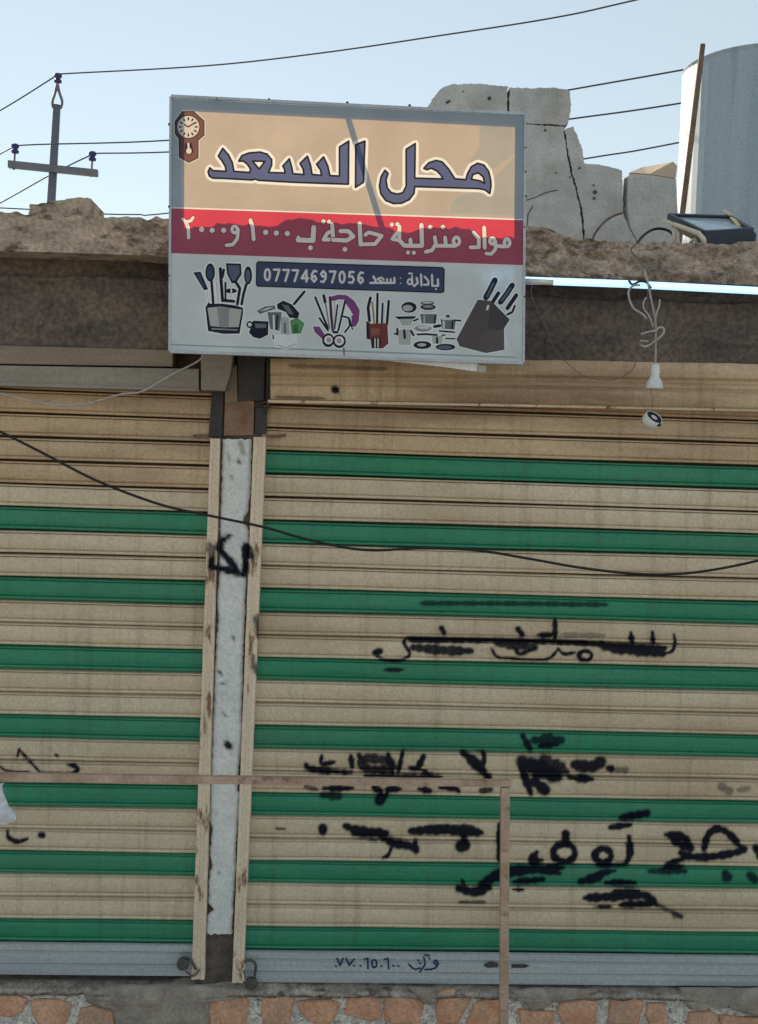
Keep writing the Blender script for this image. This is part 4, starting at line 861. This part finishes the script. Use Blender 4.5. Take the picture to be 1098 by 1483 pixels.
for x, y, r in ((709, 142, 2.6), (651, 146, 1.6), (648, 148, 1.8), (671, 132, 1), (862, 278, 3), (861, 287, 2), (790, 188, 1.6), (806, 250, 1.2), (840, 243, 1.5), (826, 256, 1.2), (860, 268, 1.2)):
    m = MB(); m.lathe(P(x, y, WY-.006), (0, 1, 0), [(0, r*.0037), (.02, r*.0037)], 9); m.build('pit', mDark, t)
m = MB()
for pts in ([(762, 290), (775, 286), (790, 279), (808, 275)], [(762, 340), (765, 310), (772, 298)]):
    m = MB(); m.tube([P(x, y, WY-.001) for x, y in pts], .0025, 5); m.build('crack', mDark, t)
t = thing('concrete_block', 'squat grey concrete block with sunlit tan broken top beside the tank', 'block', P(945, 360, 1.2))
m = MB(); fr_ = [P(911, 251, 1.18), P(940, 253, 1.18), P(979, 259, 1.18), P(986, 372, 1.18), P(921, 372, 1.18), P(915, 340, 1.18), P(909, 300, 1.18)]
bk = [P(911, 249, 1.42), P(938, 240.5, 1.62), P(976, 235, 1.62)]
m.prism(fr_, .5, 0); m.build('block_body', mBlock, t)
m = MB(); e = Vector((0, 0, .004))
tp_ = [fr_[0]+e, fr_[1]+e, fr_[2]+e]; b0 = [P(912, 250, 1.4), P(930, 242, 1.62), P(955, 238, 1.66), P(975, 234, 1.66), P(981, 240, 1.6)]
v = [tuple(p) for p in tp_+b0]+[(p.x, 1.7, p.z-.2) for p in b0]
m.add(v, [(0, 1, 4, 3), (1, 5, 4), (1, 2, 6, 5), (2, 7, 6), (3, 4, 9, 8), (4, 5, 10, 9), (5, 6, 11, 10), (6, 7, 12, 11)]); m.build('broken_top', mBlockSunlit, t)
m = MB(); m.pxprism([(858, 352), (858, 329), (880, 319), (900, 309), (914, 330), (926, 353)], .9, .03)
tag(m.build('leaning_slab', mBlock), 'thin triangular grey slab leaning at the foot of the broken wall', 'slab')
wire('iron_rod', 'bent dark iron rod arching in front of the triangular slab', [(857, 352), (862, 338), (874, 323), (888, 313), (902, 308)], .6, .006, mRust, 'rod')
wire('iron_rod', 'bent dark iron rod poking up beside the sign edge', [(748, 338), (765, 332), (785, 331), (800, 335), (815, 346)], .1, .006, mRust, 'rod')
wire('lamp_cable', 'black cable arching from the slab edge up to the floodlight', [(921, 355, -.2), (930, 343, -.1), (942, 334, -.02), (955, 331, 0), (968, 334, 0), (976, 341, -.05)], None, .006, mBlack, 'cable')
# chunk of concrete on the left edge of the slab
m = MB(); broken(m, [(42, 312), (43, 297), (60, 294), (82, 290), (114, 285.5), (131, 287), (130, 300), (128, 314)], -0.2, 0.3, 5, 1.4)
tag(m.build('concrete_lump', mSlab), 'broken concrete lump lying on the slab edge before the utility pole', 'rubble')
# floodlight
t = thing('floodlight', 'black floodlight lying on its back on the slab edge', 'floodlight', P(1030, 352, -0.1))
A_, B_, C_, D_ = P(970, 309, .08), P(1058, 312, .08), P(1089, 330, -.18), P(1021, 334, -.18)
nrm = (B_-A_).cross(D_-A_).normalized()
if nrm.z > 0: nrm = -nrm                              # points down into the housing
m = MB()
for a, c in ((A_, B_), (B_, C_), (C_, D_), (D_, A_)):
    d = (c-a).normalized(); s_ = d.cross(nrm)*.011
    m.add([a-s_, c-s_, c+s_, a+s_, a-s_+nrm*.025, c-s_+nrm*.025, c+s_+nrm*.025, a+s_+nrm*.025], [(0, 1, 2, 3), (4, 7, 6, 5), (0, 4, 5, 1), (2, 6, 7, 3), (0, 3, 7, 4), (1, 5, 6, 2)])
ctr = (A_+B_+C_+D_)/4
low = [ctr+(p-ctr)*.72+nrm*.075 for p in (A_, B_, C_, D_)]; upq = [p+nrm*.024 for p in (A_, B_, C_, D_)]
m.add(upq+low, [(0, 1, 2, 3), (4, 7, 6, 5), (0, 4, 5, 1), (1, 5, 6, 2), (2, 6, 7, 3), (3, 7, 4, 0)])
m.pxprism([(1019, 335), (1089, 330), (1096, 339), (1095, 352), (1060, 355), (1024, 356)], -.19, .07)
m.build('housing', mLampBody, t, bevel=.003)
m = MB(); q = [ctr+(p-ctr)*.9+nrm*.012 for p in (A_, B_, C_, D_)]; m.add(q+[p+nrm*.004 for p in q], [(0, 1, 2, 3), (4, 7, 6, 5), (0, 4, 5, 1), (1, 5, 6, 2), (2, 6, 7, 3), (3, 7, 4, 0)]); m.build('glass', mGlass, t)
m = MB(); m.prism([P(1057, 316, .02), P(1062, 317, .02), P(1077, 327, -.08), P(1068, 328, -.08)], (0, 0, .006)); m.build('label_plate', mYellow, t)
m = MB()
m.tube([P(960, 320, .02), P(980, 326, -.08), P(1012, 338, -.22), P(1019, 346, -.23), P(1021, 356, -.23)], [.007, .009, .011, .011, .009], 8); m.build('bracket', mCream, t, smooth=True)
m = MB(); m.tube([P(975, 328, -.03), P(977, 342, -.06), P(975, 356, -.06)], .009, 8); m.build('foot', mCream, t, smooth=True); m = MB(); m.tube([P(1000, 352, -.1), P(1006, 346, -.12), P(1012, 354, -.12)], .008, 8); m.build('foot', mCream, t, smooth=True)
m = MB(); m.tube([P(1048, 305, .1), P(1058, 312, .08)], .009, 8); m.build('bracket', mCream, t, smooth=True)
# water tank on a stand
TY = 3.0
pL, pB = P(992, 98, TY), P(992, 400, TY)
TR_ = 0.56; tx = pL.x+TR_*1.02; ttop = pL.z-.0
t = thing('water_tank', 'tall pale blue galvanised water tank rising behind the broken wall', 'tank', (tx, TY, 3.46))
m = MB(); prof = [(3.6, TR_*.98), (3.62, TR_)]
prof += [(ttop-.02, TR_), (ttop, TR_+.01), (ttop+.008, TR_+.004), (ttop+.05, TR_*.6), (ttop+.08, .12)]
m.lathe((tx, TY, 0), (0, 0, 1), prof, 64); m.build('body', mTank, t, smooth=False)
m = MB(); m.lathe((tx, TY, 0), (0, 0, 1), [(ttop+.075, .17), (ttop+.12, .17), (ttop+.125, .15)], 24); m.build('lid', mTank, t)
for dx, dy in ((-1, -1), (1, -1), (-1, 1), (1, 1)):
    m = MB(); m.box(tx+dx*.35-.03, tx+dx*.35+.03, TY+dy*.35-.03, TY+dy*.35+.03, 3.46, 3.6); m.build('leg', mRust, t)
m = MB(); a, c = P(1018, 64, 2.0), P(984, 345, 2.0); d = (c-a).normalized(); c = a+d*((3.46-a.z)/d.z)
m.tube([a, c], [.016, .02], 10); tag(m.build('iron_pole', mRust), 'rusty iron pole leaning in front of the water tank', 'pole')

# ================================================================== UTILITY POLE AND LINES
UY = 9.0
pt_, pb_ = P(81, 150, UY), P(73, 290, UY); d = (pb_-pt_).normalized(); base = pt_+d*((0-pt_.z)/d.z)
t = thing('utility_pole', 'slim grey steel utility pole with crossarm and three blue insulators', 'utility pole', (base.x, UY, 0))
m = MB(); m.tube([P(82.5, 152, UY), base], [.045, .085], 12); m.build('pole', mPole, t, smooth=True)
m = MB(); m.prism([P(11, 231.5, UY-.08), P(141, 245, UY-.08), P(141, 255, UY-.08), P(11, 242, UY-.08)], .07); m.build('crossarm', mPole, t, bevel=.004)
m = MB(); m.tube(pxpath([(77, 156), (76, 147), (80, 134), (83, 122), (86, 134), (90, 147), (88, 157)], UY), .016, 8); m.build('top_bracket', mPole, t, smooth=True)
tops = [(84, 113.5), (22, 215.5), (134, 226.5)]
for (x, y), (bx, by) in zip(tops, ((83.5, 132), (20, 246), (132, 256))):
    m = MB(); c = P(x, y, UY-.045); m.lathe(c-Vector((0, 0, .055)), (0, 0, 1), [(0, .02), (.005, .042), (.03, .046), (.045, .03), (.06, .03), (.072, .046), (.1, .046), (.112, .03)], 16)
    io = m.build('insulator', mInsul, t, smooth=True)
    m = MB(); m.tube([c, P(bx, by, UY-.045)], .012, 8); m.build('pin', mPole, io)
def line(label, pts): wire('power_line', label, pts, None, .0085, mWire, 'power line', 'power lines over the roof')
line('uppermost power line rising from the pole top over the shop sign', [(86, 107, 8.95), (300, 95, 8.2), (470, 76, 7.6), (640, 51, 7), (800, 26, 6.4), (920, 0, 6), (1300, -90, 5)])
line('power line from the pole top slanting down to the left', [(-300, 315, 13), (-120, 226, 10.8), (0, 160, 9.6), (84, 108, 8.95)])
line('middle power line from the left insulator running to above the broken wall', [(22, 211, 8.95), (60, 209, 8.8), (245, 203, 8.2), (500, 180, 7.3), (700, 152, 6.6), (825, 130, 6.1), (1000, 99, 5.5), (1098, 79, 5.2), (1500, -10, 4.2)])
line('power line from the left insulator slanting off the picture edge', [(-300, 385, 13), (-120, 290, 10.8), (0, 223, 9.3), (21, 212, 8.95)])
line('power line from the right insulator level towards the sign edge', [(134, 222, 8.95), (245, 220, 8.4), (500, 208, 7.5), (700, 190, 6.8), (828, 172, 6.3), (1000, 147, 5.6), (1500, 60, 4.2)])
line('power line from the right insulator slanting down behind the pole', [(-300, 455, 14), (-120, 358, 11.5), (0, 294, 10), (66, 257, 9.4), (103, 238, 9.1), (133, 224, 8.95)])
line('lowest power line just above the slab edge and under the others', [(-300, 290, 12), (0, 301, 10.4), (130, 309, 10), (200, 310.5, 9.7), (245, 308.5, 9.4), (600, 270, 8), (852, 229, 7), (985, 206, 6.5), (1500, 100, 5)])
